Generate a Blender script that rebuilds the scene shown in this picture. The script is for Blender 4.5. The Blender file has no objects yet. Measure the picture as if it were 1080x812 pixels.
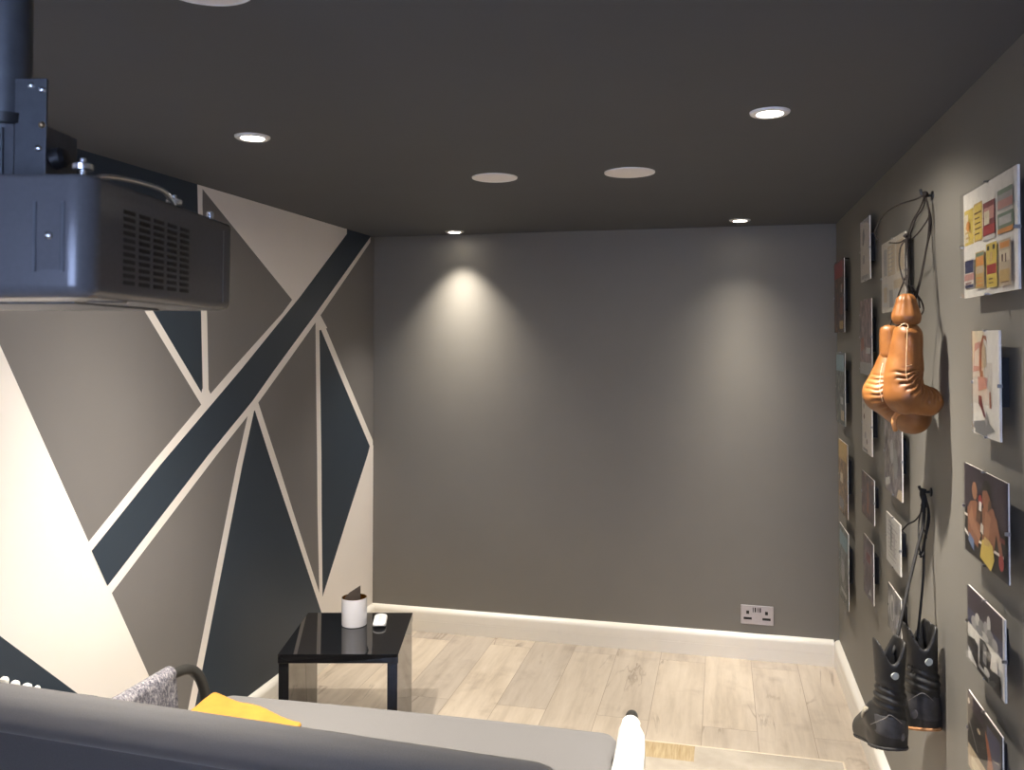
import bpy, bmesh, math, random
import numpy as np
from mathutils import Vector, Matrix

C = bpy.context.scene.collection
scene = bpy.context.scene
PI = math.pi

# ------------------------------------------------------------------ camera, sky, exposure
HC = 1.62
YAW, PITCH, ROLL, F_PX = 0.24, 0.0232, 0.0013, 901.0
XL, XR, YB, YR, H, SK = -1.9335, 0.5677, 4.567, -1.45, 2.2122, 0.1275


def cam_axes():
    cy, sy, cp, sp = math.cos(YAW), math.sin(YAW), math.cos(PITCH), math.sin(PITCH)
    f = Vector((-sy * cp, cy * cp, sp))
    r = Vector((cy, sy, 0))
    u = r.cross(f)
    return math.cos(ROLL) * r + math.sin(ROLL) * u, -math.sin(ROLL) * r + math.cos(ROLL) * u, f


CR, CU, CF = cam_axes()
cd = bpy.data.cameras.new('camera')
cam = bpy.data.objects.new('camera', cd)
C.objects.link(cam)
M = Matrix((CR, CU, -CF)).transposed().to_4x4()
M.translation = Vector((0, 0, HC))
cam.matrix_world = M
cd.sensor_fit = 'HORIZONTAL'
cd.sensor_width = 36
cd.lens = F_PX / 1080 * 36
cd.shift_y = -(406 - 338.2) / 1080
cd.clip_start = 0.02
cd.dof.use_dof = True
cd.dof.focus_distance = 3.4
cd.dof.aperture_fstop = 10
scene.camera = cam

vs = scene.view_settings
vs.view_transform = 'Standard'
vs.look = 'None'
vs.exposure = 0.35
vs.gamma = 1.0
vs.use_curve_mapping = False

W = bpy.data.worlds.new('sky')
scene.world = W
W.use_nodes = True
bg = W.node_tree.nodes['Background']
bg.inputs['Color'].default_value = (0.49, 0.62, 1.0, 1)
bg.inputs['Strength'].default_value = 13.5

# daylight portal of the rear window (guides sampling, gives off nothing itself)
WX0, WX1, WZ0, WZ1 = -0.80, 0.45, 0.95, 2.0
pl = bpy.data.lights.new('window_portal', 'AREA')
pl.shape = 'RECTANGLE'
pl.size, pl.size_y = WX1 - WX0, WZ1 - WZ0
pl.cycles.is_portal = True
plo = bpy.data.objects.new('window_portal', pl)
C.objects.link(plo)
plo.location = ((WX0 + WX1) / 2, YR - 0.11, (WZ0 + WZ1) / 2)
plo.rotation_euler = (PI / 2, 0, PI)     # faces +y, into the room
LAMP_COL = (1.0, 0.92, 0.81)


# ------------------------------------------------------------------ helpers
def px(x, y, t):
    """point at forward distance t seen along photograph pixel x, y"""
    return Vector((0, 0, HC)) + (CF + CR * ((x - 540) / F_PX) - CU * ((y - 338.2) / F_PX)) * t


def on(axis, val, x, y):
    o = Vector((0, 0, HC))
    d = px(x, y, 1) - o
    return o + d * ((val - o[axis]) / d[axis])


class MB:
    """collects shapes into one mesh"""

    def __init__(s):
        s.v, s.f, s.m = [], [], []

    def add(s, verts, faces, mi=0):
        b = len(s.v)
        s.v += [tuple(p) for p in verts]
        s.f += [tuple(i + b for i in q) for q in faces]
        s.m += [mi] * len(faces)
        return s

    def box(s, x0, x1, y0, y1, z0, z1, mi=0, bev=0.0, seg=2, rot=None, at=None):
        bm = bmesh.new()
        bmesh.ops.create_cube(bm, size=1)
        for v in bm.verts:
            v.co = Vector(((v.co.x + .5) * (x1 - x0) + x0, (v.co.y + .5) * (y1 - y0) + y0, (v.co.z + .5) * (z1 - z0) + z0))
        if bev:
            bmesh.ops.bevel(bm, geom=bm.edges[:], offset=bev, segments=seg, affect='EDGES', profile=.5)
        if rot is not None:
            for v in bm.verts:
                v.co = rot @ v.co
        if at is not None:
            for v in bm.verts:
                v.co += Vector(at)
        bm.verts.index_update()
        s.add([v.co[:] for v in bm.verts], [[v.index for v in f.verts] for f in bm.faces], mi)
        bm.free()
        return s

    def lathe(s, prof, at=(0, 0, 0), n=48, mi=0, M3=None, caps=True):
        vs_, fs = [], []
        k = len(prof)
        for i in range(n):
            a = 2 * PI * i / n
            for r, z in prof:
                p = Vector((r * math.cos(a), r * math.sin(a), z))
                if M3 is not None:
                    p = M3 @ p
                vs_.append(p + Vector(at))
        for i in range(n):
            j = (i + 1) % n
            for q in range(k - 1):
                fs.append((i * k + q, j * k + q, j * k + q + 1, i * k + q + 1))
        if caps:
            if prof[0][0] > 1e-6:
                fs.append([i * k for i in range(n)][::-1])
            if prof[-1][0] > 1e-6:
                fs.append([i * k + k - 1 for i in range(n)])
        return s.add(vs_, fs, mi)

    def tube(s, pts, r, n=12, mi=0, caps=True):
        pts = [Vector(p) for p in pts]
        m = len(pts)
        rs = r if hasattr(r, '__len__') else [r] * m
        T = []
        for i in range(m):
            t = (pts[min(i + 1, m - 1)] - pts[max(i - 1, 0)])
            T.append(t.normalized())
        nrm = T[0].orthogonal().normalized()
        vs_, fs = [], []
        for i in range(m):
            nrm = (nrm - T[i] * nrm.dot(T[i])).normalized()
            b = T[i].cross(nrm)
            for k in range(n):
                a = 2 * PI * k / n
                vs_.append(pts[i] + (nrm * math.cos(a) + b * math.sin(a)) * rs[i])
        for i in range(m - 1):
            for k in range(n):
                j = (k + 1) % n
                fs.append((i * n + k, i * n + j, (i + 1) * n + j, (i + 1) * n + k))
        if caps:
            fs.append(list(range(n))[::-1])
            fs.append([(m - 1) * n + k for k in range(n)])
        return s.add(vs_, fs, mi)

    def poly(s, pts, mi=0):
        return s.add(pts, [list(range(len(pts)))], mi)

    def build(s, name, mats, parent=None, smooth=False, world=True, auto=None):
        me = bpy.data.meshes.new(name)
        me.from_pydata(s.v, [], s.f)
        if not isinstance(mats, (list, tuple)):
            mats = [mats]
        for m_ in mats:
            me.materials.append(m_)
        me.polygons.foreach_set('material_index', s.m)
        if auto is not None:
            smooth = True
        if smooth:
            me.polygons.foreach_set('use_smooth', [True] * len(me.polygons))
        bm = bmesh.new()
        bm.from_mesh(me)
        bmesh.ops.recalc_face_normals(bm, faces=bm.faces[:])
        if auto is not None:
            for e in bm.edges:
                if len(e.link_faces) == 2 and e.calc_face_angle(0) > math.radians(auto):
                    e.smooth = False
        bm.to_mesh(me)
        bm.free()
        o = bpy.data.objects.new(name, me)
        C.objects.link(o)
        if parent is not None:
            root = parent
            while root.parent is not None:
                root = root.parent
            if world:
                me.transform(Matrix.Translation(-root.location))
            o.parent = parent
        return o


def spline(pts, n=8):
    """Catmull-Rom through the points"""
    P = [Vector(p) for p in pts]
    P = [P[0] * 2 - P[1]] + P + [P[-1] * 2 - P[-2]]
    out = []
    for i in range(1, len(P) - 2):
        for k in range(n):
            t = k / n
            a, b, c, d = P[i - 1], P[i], P[i + 1], P[i + 2]
            out.append(.5 * ((2 * b) + (c - a) * t + (2 * a - 5 * b + 4 * c - d) * t * t + (3 * b - a - 3 * c + d) * t ** 3))
    out.append(P[-2])
    return out


def surface_nets(fn, lo, hi, h):
    """mesh of the zero level of fn(x, y, z) < 0"""
    lo, hi = np.array(lo, float), np.array(hi, float)
    n = np.ceil((hi - lo) / h).astype(int) + 1
    ax = [lo[i] + h * np.arange(n[i]) for i in range(3)]
    X, Y, Z = np.meshgrid(*ax, indexing='ij')
    F = fn(X, Y, Z)
    S = F < 0
    c = n - 1
    offs = [(i, j, k) for i in (0, 1) for j in (0, 1) for k in (0, 1)]
    sl = lambda A, o: A[o[0]:o[0] + c[0], o[1]:o[1] + c[1], o[2]:o[2] + c[2]]
    any_ = np.zeros(c, bool)
    all_ = np.ones(c, bool)
    for o in offs:
        any_ |= sl(S, o)
        all_ &= sl(S, o)
    act = any_ & ~all_
    acc = np.zeros(tuple(c) + (3,))
    cnt = np.zeros(c)
    for a in offs:
        for d in range(3):
            if a[d] == 0:
                b = list(a)
                b[d] = 1
                fa, fb = sl(F, a), sl(F, b)
                cr = (fa < 0) != (fb < 0)
                t = np.where(cr, fa / np.where(cr, fa - fb, 1), 0)
                for e in range(3):
                    acc[..., e] += np.where(cr, a[e] + (t if e == d else 0), 0)
                cnt += cr
    idx = -np.ones(c, int)
    ii = np.argwhere(act)
    idx[act] = np.arange(len(ii))
    V = lo + h * (ii + acc[act] / cnt[act][:, None])
    faces = []
    for d in range(3):
        e1, e2 = [(1, 2), (2, 0), (0, 1)][d]
        a = np.take(S, range(0, n[d] - 1), axis=d)
        b = np.take(S, range(1, n[d]), axis=d)
        for p in np.argwhere(a != b):
            if p[e1] < 1 or p[e2] < 1 or p[e1] >= c[e1] or p[e2] >= c[e2]:
                continue
            q = []
            for da, db in ((-1, -1), (0, -1), (0, 0), (-1, 0)):
                g = p.copy()
                g[e1] += da
                g[e2] += db
                q.append(int(idx[tuple(g)]))
            if min(q) < 0:
                continue
            faces.append(q if S[tuple(p)] else q[::-1])
    return [Vector(v) for v in V], faces


def smin(a, b, k):
    hh = np.clip(.5 + .5 * (b - a) / k, 0, 1)
    return b * (1 - hh) + a * hh - k * hh * (1 - hh)


def smax(a, b, k):
    return -smin(-a, -b, k)


def sd_cap(X, Y, Z, a, b, ra, rb, sc=(1, 1, 1)):
    """tapered capsule a to b; sc squashes the axes"""
    P = [(X - a[0]) / sc[0], (Y - a[1]) / sc[1], (Z - a[2]) / sc[2]]
    B = [(b[i] - a[i]) / sc[i] for i in range(3)]
    L = sum(v * v for v in B) + 1e-12
    t = np.clip((P[0] * B[0] + P[1] * B[1] + P[2] * B[2]) / L, 0, 1)
    return (np.sqrt(sum((P[i] - B[i] * t) ** 2 for i in range(3))) - (ra + (rb - ra) * t)) * min(sc)


def sd_ell(X, Y, Z, c, r):
    k0 = np.sqrt(((X - c[0]) / r[0]) ** 2 + ((Y - c[1]) / r[1]) ** 2 + ((Z - c[2]) / r[2]) ** 2)
    k1 = np.sqrt(((X - c[0]) / r[0] ** 2) ** 2 + ((Y - c[1]) / r[1] ** 2) ** 2 + ((Z - c[2]) / r[2] ** 2) ** 2) + 1e-9
    return k0 * (k0 - 1) / k1


def sd_rbox(X, Y, Z, c, hlf, r):
    q = [np.abs(v - c[i]) - (hlf[i] - r) for i, v in enumerate((X, Y, Z))]
    out = np.sqrt(sum(np.maximum(v, 0) ** 2 for v in q))
    return out + np.minimum(np.maximum(q[0], np.maximum(q[1], q[2])), 0) - r


def thing(name, label, cat, loc=(0, 0, 0), rz=0, group=None):
    o = bpy.data.objects.new(name, None)
    o.empty_display_size = .05
    C.objects.link(o)
    o.location = loc
    o.rotation_euler = (0, 0, rz)
    return tag(o, label, cat, group)


def tag(o, label, cat, group=None):
    o['label'] = label
    o['category'] = cat
    if group:
        o['group'] = group
    return o


def struct(o):
    o['kind'] = 'structure'
    return o


def copy_tree(o, parent=None):
    c = o.copy()
    C.objects.link(c)
    if parent is not None:
        c.parent = parent
    for ch in list(o.children):
        copy_tree(ch, c)
    return c


# ------------------------------------------------------------------ materials
class NT:
    def __init__(s, name):
        s.mat = bpy.data.materials.new(name)
        s.mat.use_nodes = True
        s.t = s.mat.node_tree
        s.b = s.t.nodes['Principled BSDF']

    def n(s, kind, **kw):
        nd = s.t.nodes.new(kind)
        for k, v in kw.items():
            if k in nd.inputs:
                nd.inputs[k].default_value = v
            else:
                setattr(nd, k, v)
        return nd

    def l(s, a, b):
        s.t.links.new(a, b)

    def coord(s, scale=(1, 1, 1)):
        tc = s.n('ShaderNodeTexCoord')
        mp = s.n('ShaderNodeMapping')
        mp.inputs['Scale'].default_value = scale
        s.l(tc.outputs['Object'], mp.inputs['Vector'])
        return mp.outputs['Vector']

    def noise(s, vec, scale, detail=4, rough=.55):
        nd = s.n('ShaderNodeTexNoise')
        nd.inputs['Scale'].default_value = scale
        nd.inputs['Detail'].default_value = detail
        nd.inputs['Roughness'].default_value = rough
        s.l(vec, nd.inputs['Vector'])
        return nd.outputs['Fac']

    def ramp(s, fac, stops):
        nd = s.n('ShaderNodeValToRGB')
        e = nd.color_ramp.elements
        while len(e) < len(stops):
            e.new(.5)
        for i, (p, c) in enumerate(stops):
            e[i].position = p
            e[i].color = (*c, 1) if len(c) == 3 else c
        s.l(fac, nd.inputs['Fac'])
        return nd.outputs['Color']

    def mix(s, fac, a, b, mode='MIX'):
        nd = s.n('ShaderNodeMix', data_type='RGBA', blend_type=mode)
        for v, i in ((fac, 0), (a, 6), (b, 7)):
            if isinstance(v, (int, float)):
                nd.inputs[i].default_value = v
            elif isinstance(v, tuple):
                nd.inputs[i].default_value = (*v, 1)
            else:
                s.l(v, nd.inputs[i])
        return nd.outputs[2]

    def bump(s, height, strength=.2, dist=.002):
        nd = s.n('ShaderNodeBump')
        nd.inputs['Strength'].default_value = strength
        nd.inputs['Distance'].default_value = dist
        s.l(height, nd.inputs['Height'])
        s.l(nd.outputs['Normal'], s.b.inputs['Normal'])

    def set(s, **kw):
        for k, v in kw.items():
            k = k.replace('_', ' ')
            if isinstance(v, tuple) and len(v) == 3:
                v = (*v, 1)
            s.b.inputs[k].default_value = v
        return s


def simple(name, col, rough=.6, metal=0.0, var=.06, scale=30.0, bump=0.0, bdist=.001, **kw):
    """paint, plastic, cloth or metal with slight procedural variation"""
    m = NT(name)
    m.set(Roughness=rough, Metallic=metal, **kw)
    v = m.coord()
    f = m.noise(v, scale)
    lo = tuple(c * (1 - var) for c in col)
    hi = tuple(min(1, c * (1 + var)) for c in col)
    m.l(m.ramp(f, [(.3, lo), (.7, hi)]), m.b.inputs['Base Color'])
    if bump:
        m.bump(f, bump, bdist)
    return m.mat


GREY = (0.190, 0.178, 0.155)
m_wall = simple('grey_wall_paint', GREY, .62, var=.03, scale=3)
m_ceil = simple('charcoal_ceiling_paint', (0.072, 0.076, 0.084), .75, var=.03, scale=3)
m_mwhite = simple('cream_mural_paint', (0.82, 0.765, 0.705), .6, var=.01, scale=3)
m_navy = simple('navy_mural_paint', (0.028, 0.041, 0.058), .5, var=.05, scale=3)
m_mgrey = simple('mural_grey_paint', (0.168, 0.158, 0.150), .6, var=.03, scale=3)
m_skirt = simple('white_gloss_skirting', (0.86, 0.82, 0.74), .35, var=.01)
m_white = simple('white_plastic', (0.80, 0.80, 0.80), .4, var=.01)
m_black = simple('black_plastic', (0.012, 0.012, 0.013), .4, var=.1)
m_blackcord = simple('black_cord', (0.012, 0.011, 0.011), .8, var=.2, scale=300)
m_browncord = simple('dark_brown_lace', (0.016, 0.010, 0.007), .8, var=.2, scale=300)
m_metal = simple('brushed_steel', (0.50, 0.47, 0.465), .42, 1.0, var=.04, scale=80)
m_silver = simple('bright_screw_steel', (0.85, 0.87, 0.9), .25, 1.0, var=.02)
m_brass = simple('brass_stud', (0.75, 0.55, 0.3), .3, 1.0, var=.02)
m_gold = simple('gold_glass_lining', (0.75, 0.5, 0.17), .22, 1.0, var=.1, scale=40)
m_gloss = NT('black_gloss_lacquer').set(Base_Color=(0.006, 0.006, 0.007), Roughness=.03, IOR=1.55).mat
m_proj = simple('blue_grey_projector_casing', (0.118, 0.116, 0.122), .27, .1, var=.04, scale=200, bump=.05)
m_bracket = simple('dark_bracket_steel', (0.10, 0.105, 0.115), .4, .4, var=.1, scale=60)
m_dark = simple('vent_black', (0.006, 0.006, 0.008), .7, var=.1)
m_tube = simple('black_powder_coated_tube', (0.022, 0.021, 0.019), .45, var=.1, scale=100)
m_board = simple('white_board_edge', (0.80, 0.77, 0.70), .5, var=.01)
m_clip = simple('steel_picture_clip', (0.35, 0.34, 0.33), .35, 1.0, var=.05)
m_yellow = simple('yellow_blanket', (0.33, 0.150, 0.014), .85, var=.1, scale=25, bump=.4, bdist=.002)
m_towel = simple('white_arm_cover_cloth', (0.86, 0.85, 0.80), .9, var=.02, scale=200, bump=.2)
m_darkcard = simple('dark_brown_card', (0.055, 0.040, 0.030), .7, var=.15, scale=60)
m_glasswhite = simple('white_candle_glass', (0.74, 0.72, 0.74), .18, var=.01)

# sofa fabric: fine grey weave
q = NT('grey_sofa_fabric').set(Roughness=.85, Sheen_Weight=.25)
v = q.coord()
f1 = q.noise(v, 420, 2)
f2 = q.noise(v, 6, 3)
q.l(q.mix(f2, q.ramp(f1, [(.3, (.077, .074, .074)), (.7, (.114, .108, .107))]), (.094, .090, .089)), q.b.inputs['Base Color'])
q.bump(f1, .25, .001)
m_sofa = q.mat

# tweed
q = NT('grey_tweed').set(Roughness=.95)
v = q.coord((1, 1, .6))
f1 = q.noise(v, 110, 5, .75)
q.l(q.ramp(f1, [(.36, (.035, .034, .05)), (.50, (.15, .143, .165)), (.66, (.40, .38, .38))]), q.b.inputs['Base Color'])
q.bump(f1, .6, .003)
m_tweed = q.mat

# leather of the gloves: tan, darker in worn patches, fine creases
q = NT('tan_glove_leather').set(Roughness=.46)
v = q.coord()
f1 = q.noise(v, 14, 5)
f2 = q.noise(v, 180, 4)
q.l(q.ramp(f1, [(.3, (.165, .056, .012)), (.55, (.235, .088, .020)), (.75, (.30, .122, .032))]), q.b.inputs['Base Color'])
q.bump(f2, .18, .001)
m_leather = q.mat
m_thread = simple('cream_thread', (0.62, 0.42, 0.24), .8, var=.1)
m_strap = simple('pale_tan_thumb_strap', (0.55, 0.25, 0.09), .6, var=.1, scale=60)

# boots
q = NT('black_boot_leather').set(Roughness=.5)
v = q.coord()
f1 = q.noise(v, 20, 5)
f2 = q.noise(v, 160, 3)
q.l(q.ramp(f1, [(.35, (.010, .0095, .0095)), (.62, (.019, .018, .017)), (.8, (.055, .05, .045))]), q.b.inputs['Base Color'])
q.bump(f2, .25, .001)
m_boot = q.mat
m_heel = simple('scuffed_heel_leather', (0.045, 0.044, 0.047), .4, var=.5, scale=30, bump=.2)
m_scuff = simple('grey_scuff', (0.13, 0.115, 0.105), .6, var=.3, scale=60)
m_badge = simple('pale_badge', (0.50, 0.52, 0.47), .5, var=.06, scale=200)
m_tongue = simple('stone_suede', (0.30, 0.27, 0.21), .9, var=.12, scale=60)
m_gum = simple('gum_sole', (0.42, 0.20, 0.08), .7, var=.1)
m_sole = simple('dark_rubber_sole', (0.03, 0.028, 0.027), .8, var=.2)
m_stitch = simple('grey_stitching', (0.16, 0.145, 0.13), .8, var=.1)

# floor planks, running towards the far wall
q = NT('pale_oak_planks').set(Roughness=.34)
tc = q.n('ShaderNodeTexCoord')
sep = q.n('ShaderNodeSeparateXYZ')
q.l(tc.outputs['Object'], sep.inputs[0])
addx = q.n('ShaderNodeMath', operation='ADD')
addx.inputs[1].default_value = 0.531 + 0.2235 * 12
q.l(sep.outputs['X'], addx.inputs[0])
addy = q.n('ShaderNodeMath', operation='ADD')
addy.inputs[1].default_value = 5.31
q.l(sep.outputs['Y'], addy.inputs[0])
comb = q.n('ShaderNodeCombineXYZ')
q.l(addy.outputs[0], comb.inputs['X'])
q.l(addx.outputs[0], comb.inputs['Y'])
br = q.n('ShaderNodeTexBrick')
br.offset = .37
br.offset_frequency = 2
br.inputs['Color1'].default_value = (0, 0, 0, 1)
br.inputs['Color2'].default_value = (1, 1, 1, 1)
br.inputs['Mortar'].default_value = (.5, .5, .5, 1)
br.inputs['Scale'].default_value = 1
br.inputs['Mortar Size'].default_value = .0013
br.inputs['Mortar Smooth'].default_value = .3
br.inputs['Bias'].default_value = 0
br.inputs['Brick Width'].default_value = 1.95
br.inputs['Row Height'].default_value = .2235
q.l(comb.outputs[0], br.inputs['Vector'])
# shift the grain from plank to plank
plank = br.outputs['Color']
vm = q.n('ShaderNodeVectorMath', operation='MULTIPLY_ADD')
vm.inputs[1].default_value = (7.3, 3.1, 5.7)
q.l(plank, vm.inputs[0])
q.l(comb.outputs[0], vm.inputs[2])
mp = q.n('ShaderNodeMapping')
mp.inputs['Scale'].default_value = (1.1, 9, 1)
q.l(vm.outputs[0], mp.inputs['Vector'])
grain = q.noise(mp.outputs[0], 2.2, 6, .62)
mp2 = q.n('ShaderNodeMapping')
mp2.inputs['Scale'].default_value = (1.0, 5.2, 1)
q.l(vm.outputs[0], mp2.inputs['Vector'])
nz = q.n('ShaderNodeTexNoise')
nz.inputs['Scale'].default_value = .9
nz.inputs['Detail'].default_value = 5
nz.inputs['Distortion'].default_value = .8
q.l(mp2.outputs[0], nz.inputs['Vector'])
crk = q.ramp(nz.outputs['Fac'], [(.483, (0, 0, 0)), (.5, (1, 1, 1)), (.517, (0, 0, 0))])
patch = q.ramp(q.noise(vm.outputs[0], 2.4, 3), [(.50, (0, 0, 0)), (.62, (.8, .8, .8))])
cmul = q.mix(1.0, crk, patch, 'MULTIPLY')
base = q.ramp(grain, [(.25, (.40, .34, .275)), (.5, (.52, .45, .37)), (.75, (.60, .53, .445))])
tone = q.ramp(plank, [(0, (.80, .80, .82)), (1, (1.06, 1.04, 1.0))])
base = q.mix(1.0, base, tone, 'MULTIPLY')
blotch = q.ramp(q.noise(vm.outputs[0], 5.5, 3), [(.55, (1, 1, 1)), (.75, (.72, .70, .70))])
base = q.mix(.8, base, blotch, 'MULTIPLY')
base = q.mix(cmul, base, (.20, .155, .115))
base = q.mix(br.outputs['Fac'], base, (.25, .20, .15))
q.l(base, q.b.inputs['Base Color'])
q.bump(grain, .05, .001)
m_floor = q.mat

# thin clear glass
q = NT('clear_glass')
q.t.nodes.remove(q.b)
tr = q.n('ShaderNodeBsdfTransparent')
gl = q.n('ShaderNodeBsdfGlossy')
gl.inputs['Roughness'].default_value = .03
lw = q.n('ShaderNodeLayerWeight')
lw.inputs['Blend'].default_value = .5
pw = q.n('ShaderNodeMath', operation='POWER')
pw.inputs[1].default_value = 4.5
q.l(lw.outputs['Facing'], pw.inputs[0])
sc_ = q.n('ShaderNodeMath', operation='MULTIPLY_ADD')
sc_.inputs[1].default_value = .30
sc_.inputs[2].default_value = .015
q.l(pw.outputs[0], sc_.inputs[0])
mx = q.n('ShaderNodeMixShader')
q.l(sc_.outputs[0], mx.inputs[0])
q.l(tr.outputs[0], mx.inputs[1])
q.l(gl.outputs[0], mx.inputs[2])
q.l(mx.outputs[0], q.t.nodes['Material Output'].inputs['Surface'])
m_glass = q.mat

q = NT('lit_lamp_face')
q.set(Base_Color=(1, 1, 1), Emission_Color=(1, .9, .76), Emission_Strength=25.0)
m_lamp = q.mat


# ------------------------------------------------------------------ the room
struct(MB().box(XL - .1, XR + .1, YR - .1, YB + .1, -.1, 0).build('floor', m_floor))
struct(MB().box(XL - .1, XR + .1, YR - .1, YB + .1, H, H + .1).build('ceiling', m_ceil))
struct(MB().box(XL - .1, XR + .1, YB, YB + .1, 0, H).build('wall_back', m_wall))
struct(MB().box(XR, XR + .1, YR - .1, YB + .1, 0, H).build('wall_right', m_wall))
w = MB()
w.box(XL - .1, WX0, YR - .1, YR, 0, H).box(WX1, XR + .1, YR - .1, YR, 0, H)
w.box(WX0, WX1, YR - .1, YR, 0, WZ0).box(WX0, WX1, YR - .1, YR, WZ1, H)
struct(w.build('wall_rear', m_wall))

# window in the rear wall: frame, two panes
wf = MB()
wf.box(WX0, WX0 + .05, YR - .08, YR - .02, WZ0, WZ1, bev=.004).box(WX1 - .05, WX1, YR - .08, YR - .02, WZ0, WZ1, bev=.004)
wf.box(WX0, WX1, YR - .08, YR - .02, WZ0, WZ0 + .05, bev=.004).box(WX0, WX1, YR - .08, YR - .02, WZ1 - .05, WZ1, bev=.004)
xm = (WX0 + WX1) / 2
wf.box(xm - .025, xm + .025, YR - .08, YR - .02, WZ0, WZ1, bev=.004)
win = struct(wf.build('window_1', m_white))
MB().box(WX0 + .05, xm - .025, YR - .055, YR - .049, WZ0 + .05, WZ1 - .05).build('pane', m_glass, win)
MB().box(xm + .025, WX1 - .05, YR - .055, YR - .049, WZ0 + .05, WZ1 - .05).build('pane', m_glass, win)

# left wall with its painted mural
wl = MB().box(XL - .1, XL, YR - .1, YB + .1, 0, H)


def wallpx(p):
    q_ = on(0, XL, *p)
    return (q_.y, q_.z)


coat = [0]          # every coat of paint lies a hair above the one before


def paint(pts, layer, mi, raw=False):
    P = []
    for p in pts:
        y, z = p if raw else wallpx(p)
        P.append((XL + .0003 * layer + .00003 * coat[0], min(max(y, YR), YB), min(max(z, 0), H)))
    wl.poly(P, mi)
    coat[0] += 1


def ext(a, b, z):
    """wall point where the line through pixels a and b reaches height z"""
    (y0, z0), (y1, z1) = wallpx(a), wallpx(b)
    t = (z - z0) / (z1 - z0)
    return (y0 + (y1 - y0) * t, z)


def raw(p):
    return wallpx(p)


# 1 = cream, 2 = navy
# big cream field at the left, reaching the floor
paint([ext((0, 364), (150, 697), H), ext((0, 364), (150, 697), 0), (YR, 0), (YR, H)], 1, 1, True)
e1, e2 = (0, 670.7), (84, 733)
paint([ext(e1, e2, 1.15), ext(e1, e2, 0), (YR, 0), (YR, 1.15)], 2, 2, True)
# big cream triangle below the ceiling
paint([raw((213.6, 190)), ext((213.6, 190), (213.4, 217), H), ext((207.9, 190), (208.6, 217), H), raw((208.6, 217)),
       raw((212.1, 336)), raw((214, 415)), raw((220, 416.7)), raw((218.4, 336)), raw((213.4, 217))], 1, 1, True)
ct = wallpx((365.7, 246.7))
paint([ext((207.9, 190), (208.6, 217), H), raw((213.8, 199.7)), raw((308, 316.1)), raw((316, 314)), (ct[0], ct[1]), (ct[0], H)], 1, 1, True)
# V of navy between cream strips, left of the band
vo, vi = ((157.5, 336.3), (212.1, 426.6)), ((166.2, 336.3), (213, 415.1))
paint([ext(*vo, H), raw(vo[1]), raw((216, 424)), raw(vi[1]), ext(*vi, H)], 1, 1, True)
paint([ext(*vi, H), raw(vi[1]), raw((212.1, 336)), ext((208.4, 217), (212.1, 336), H)], 1, 2, True)
# the diagonal band: cream body, navy on top
up_o = [(92.2, 572.6), (158.9, 490), (212.1, 426.6), (243.9, 390), (297.8, 330), (308, 316.1)]
up_i = [(96.4, 580.9), (169.1, 490), (253.8, 390), (314.9, 314.7), (365.7, 246.7)]
lo_i = [(113.1, 617.9), (219.3, 480), (266.3, 422.6), (289.3, 390), (331.6, 332.5), (390.7, 249.7)]
lo_o = [(117.4, 625.8), (228.2, 480), (272.2, 424.6), (297.1, 390), (337.9, 332.5), (390.3, 255.6)]
paint(up_o + [(325, 300), (314.9, 314.7), (253.8, 390), (169.1, 490), (96.4, 580.9)], 2, 1)
paint(lo_i + lo_o[::-1], 2, 1)
top = [(ct[0], H), (wallpx((390.7, 249.7))[0], H)]
paint([raw(p) for p in up_i] + top + [raw(p) for p in lo_i[::-1]], 3, 2, True)
# big navy triangle below the band
b1 = ((255.4, 490), (215.5, 694))
b2 = ((286.9, 490), (303.7, 540), (336.9, 640))
paint([raw((268.2, 431.5)), raw((255.4, 490)), ext(*b1, 0), ext(b2[1], b2[2], 0), raw(b2[1]), raw(b2[0])], 1, 2, True)
paint([raw((261.3, 437.4)), raw((249.5, 490)), ext((249.5, 490), (209.6, 690), 0), ext(*b1, 0), raw(b1[0]), raw((268.2, 431.5)), raw((269, 425))], 2, 1, True)
paint([(268.2, 431.5), (286.9, 490), (303.7, 540), (336.9, 640), (339, 632), (336.6, 625), (309.2, 540), (293.5, 490), (272.2, 424.6), (267, 426)], 2, 1)
# right-hand V, kite and cream corner
paint([(332.6, 339.4), (332.9, 380), (334.2, 480), (334.7, 540), (336.6, 625), (338, 640), (340, 629.3), (339, 540), (338.8, 480), (337.2, 380), (336.6, 344), (337.9, 332.5)], 2, 1)
paint([(337, 343), (337.3, 380), (338.8, 480), (339, 540), (340, 629.3), (368.1, 540), (387.4, 480), (389.9, 470.5), (355.9, 390)], 1, 2)
paint([(337.9, 332.5), (336.9, 344), (355.9, 390), (389.9, 470.5), (393, 471), (393, 464.4), (361.8, 390)], 2, 1)
yk = wallpx((389.9, 470.5))
paint([raw((389.9, 470.5)), raw((387.4, 480)), raw((368.1, 540)), raw((340, 629.3)), raw((336.8, 639.8)), ext(b2[1], b2[2], 0), (YB, 0), (YB, yk[1])], 2, 1, True)
paint([(332.6, 339.4), (333.5, 350), (337.5, 348), (345, 346), (337.9, 332.5), (331.6, 332.5)], 2, 1)
paint([(211, 420), (212.1, 426.6), (217, 424), (222, 416), (219.5, 410), (213, 410)], 2, 1)
paint([(266.3, 422.6), (261.3, 437.4), (268.2, 433), (273.5, 428.5), (272.2, 424.6), (269, 420)], 2, 1)
struct(wl.build('wall_left', [m_mgrey, m_mwhite, m_navy]))

# skirting boards: grooved front, rounded top
prof = [(0, 0), (.027, 0), (.027, .060), (.0255, .0615), (.027, .063), (.027, .100), (.0262, .107), (.0235, .114), (.019, .1195), (.013, .1235), (.006, .1262), (0, SK)]


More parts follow.
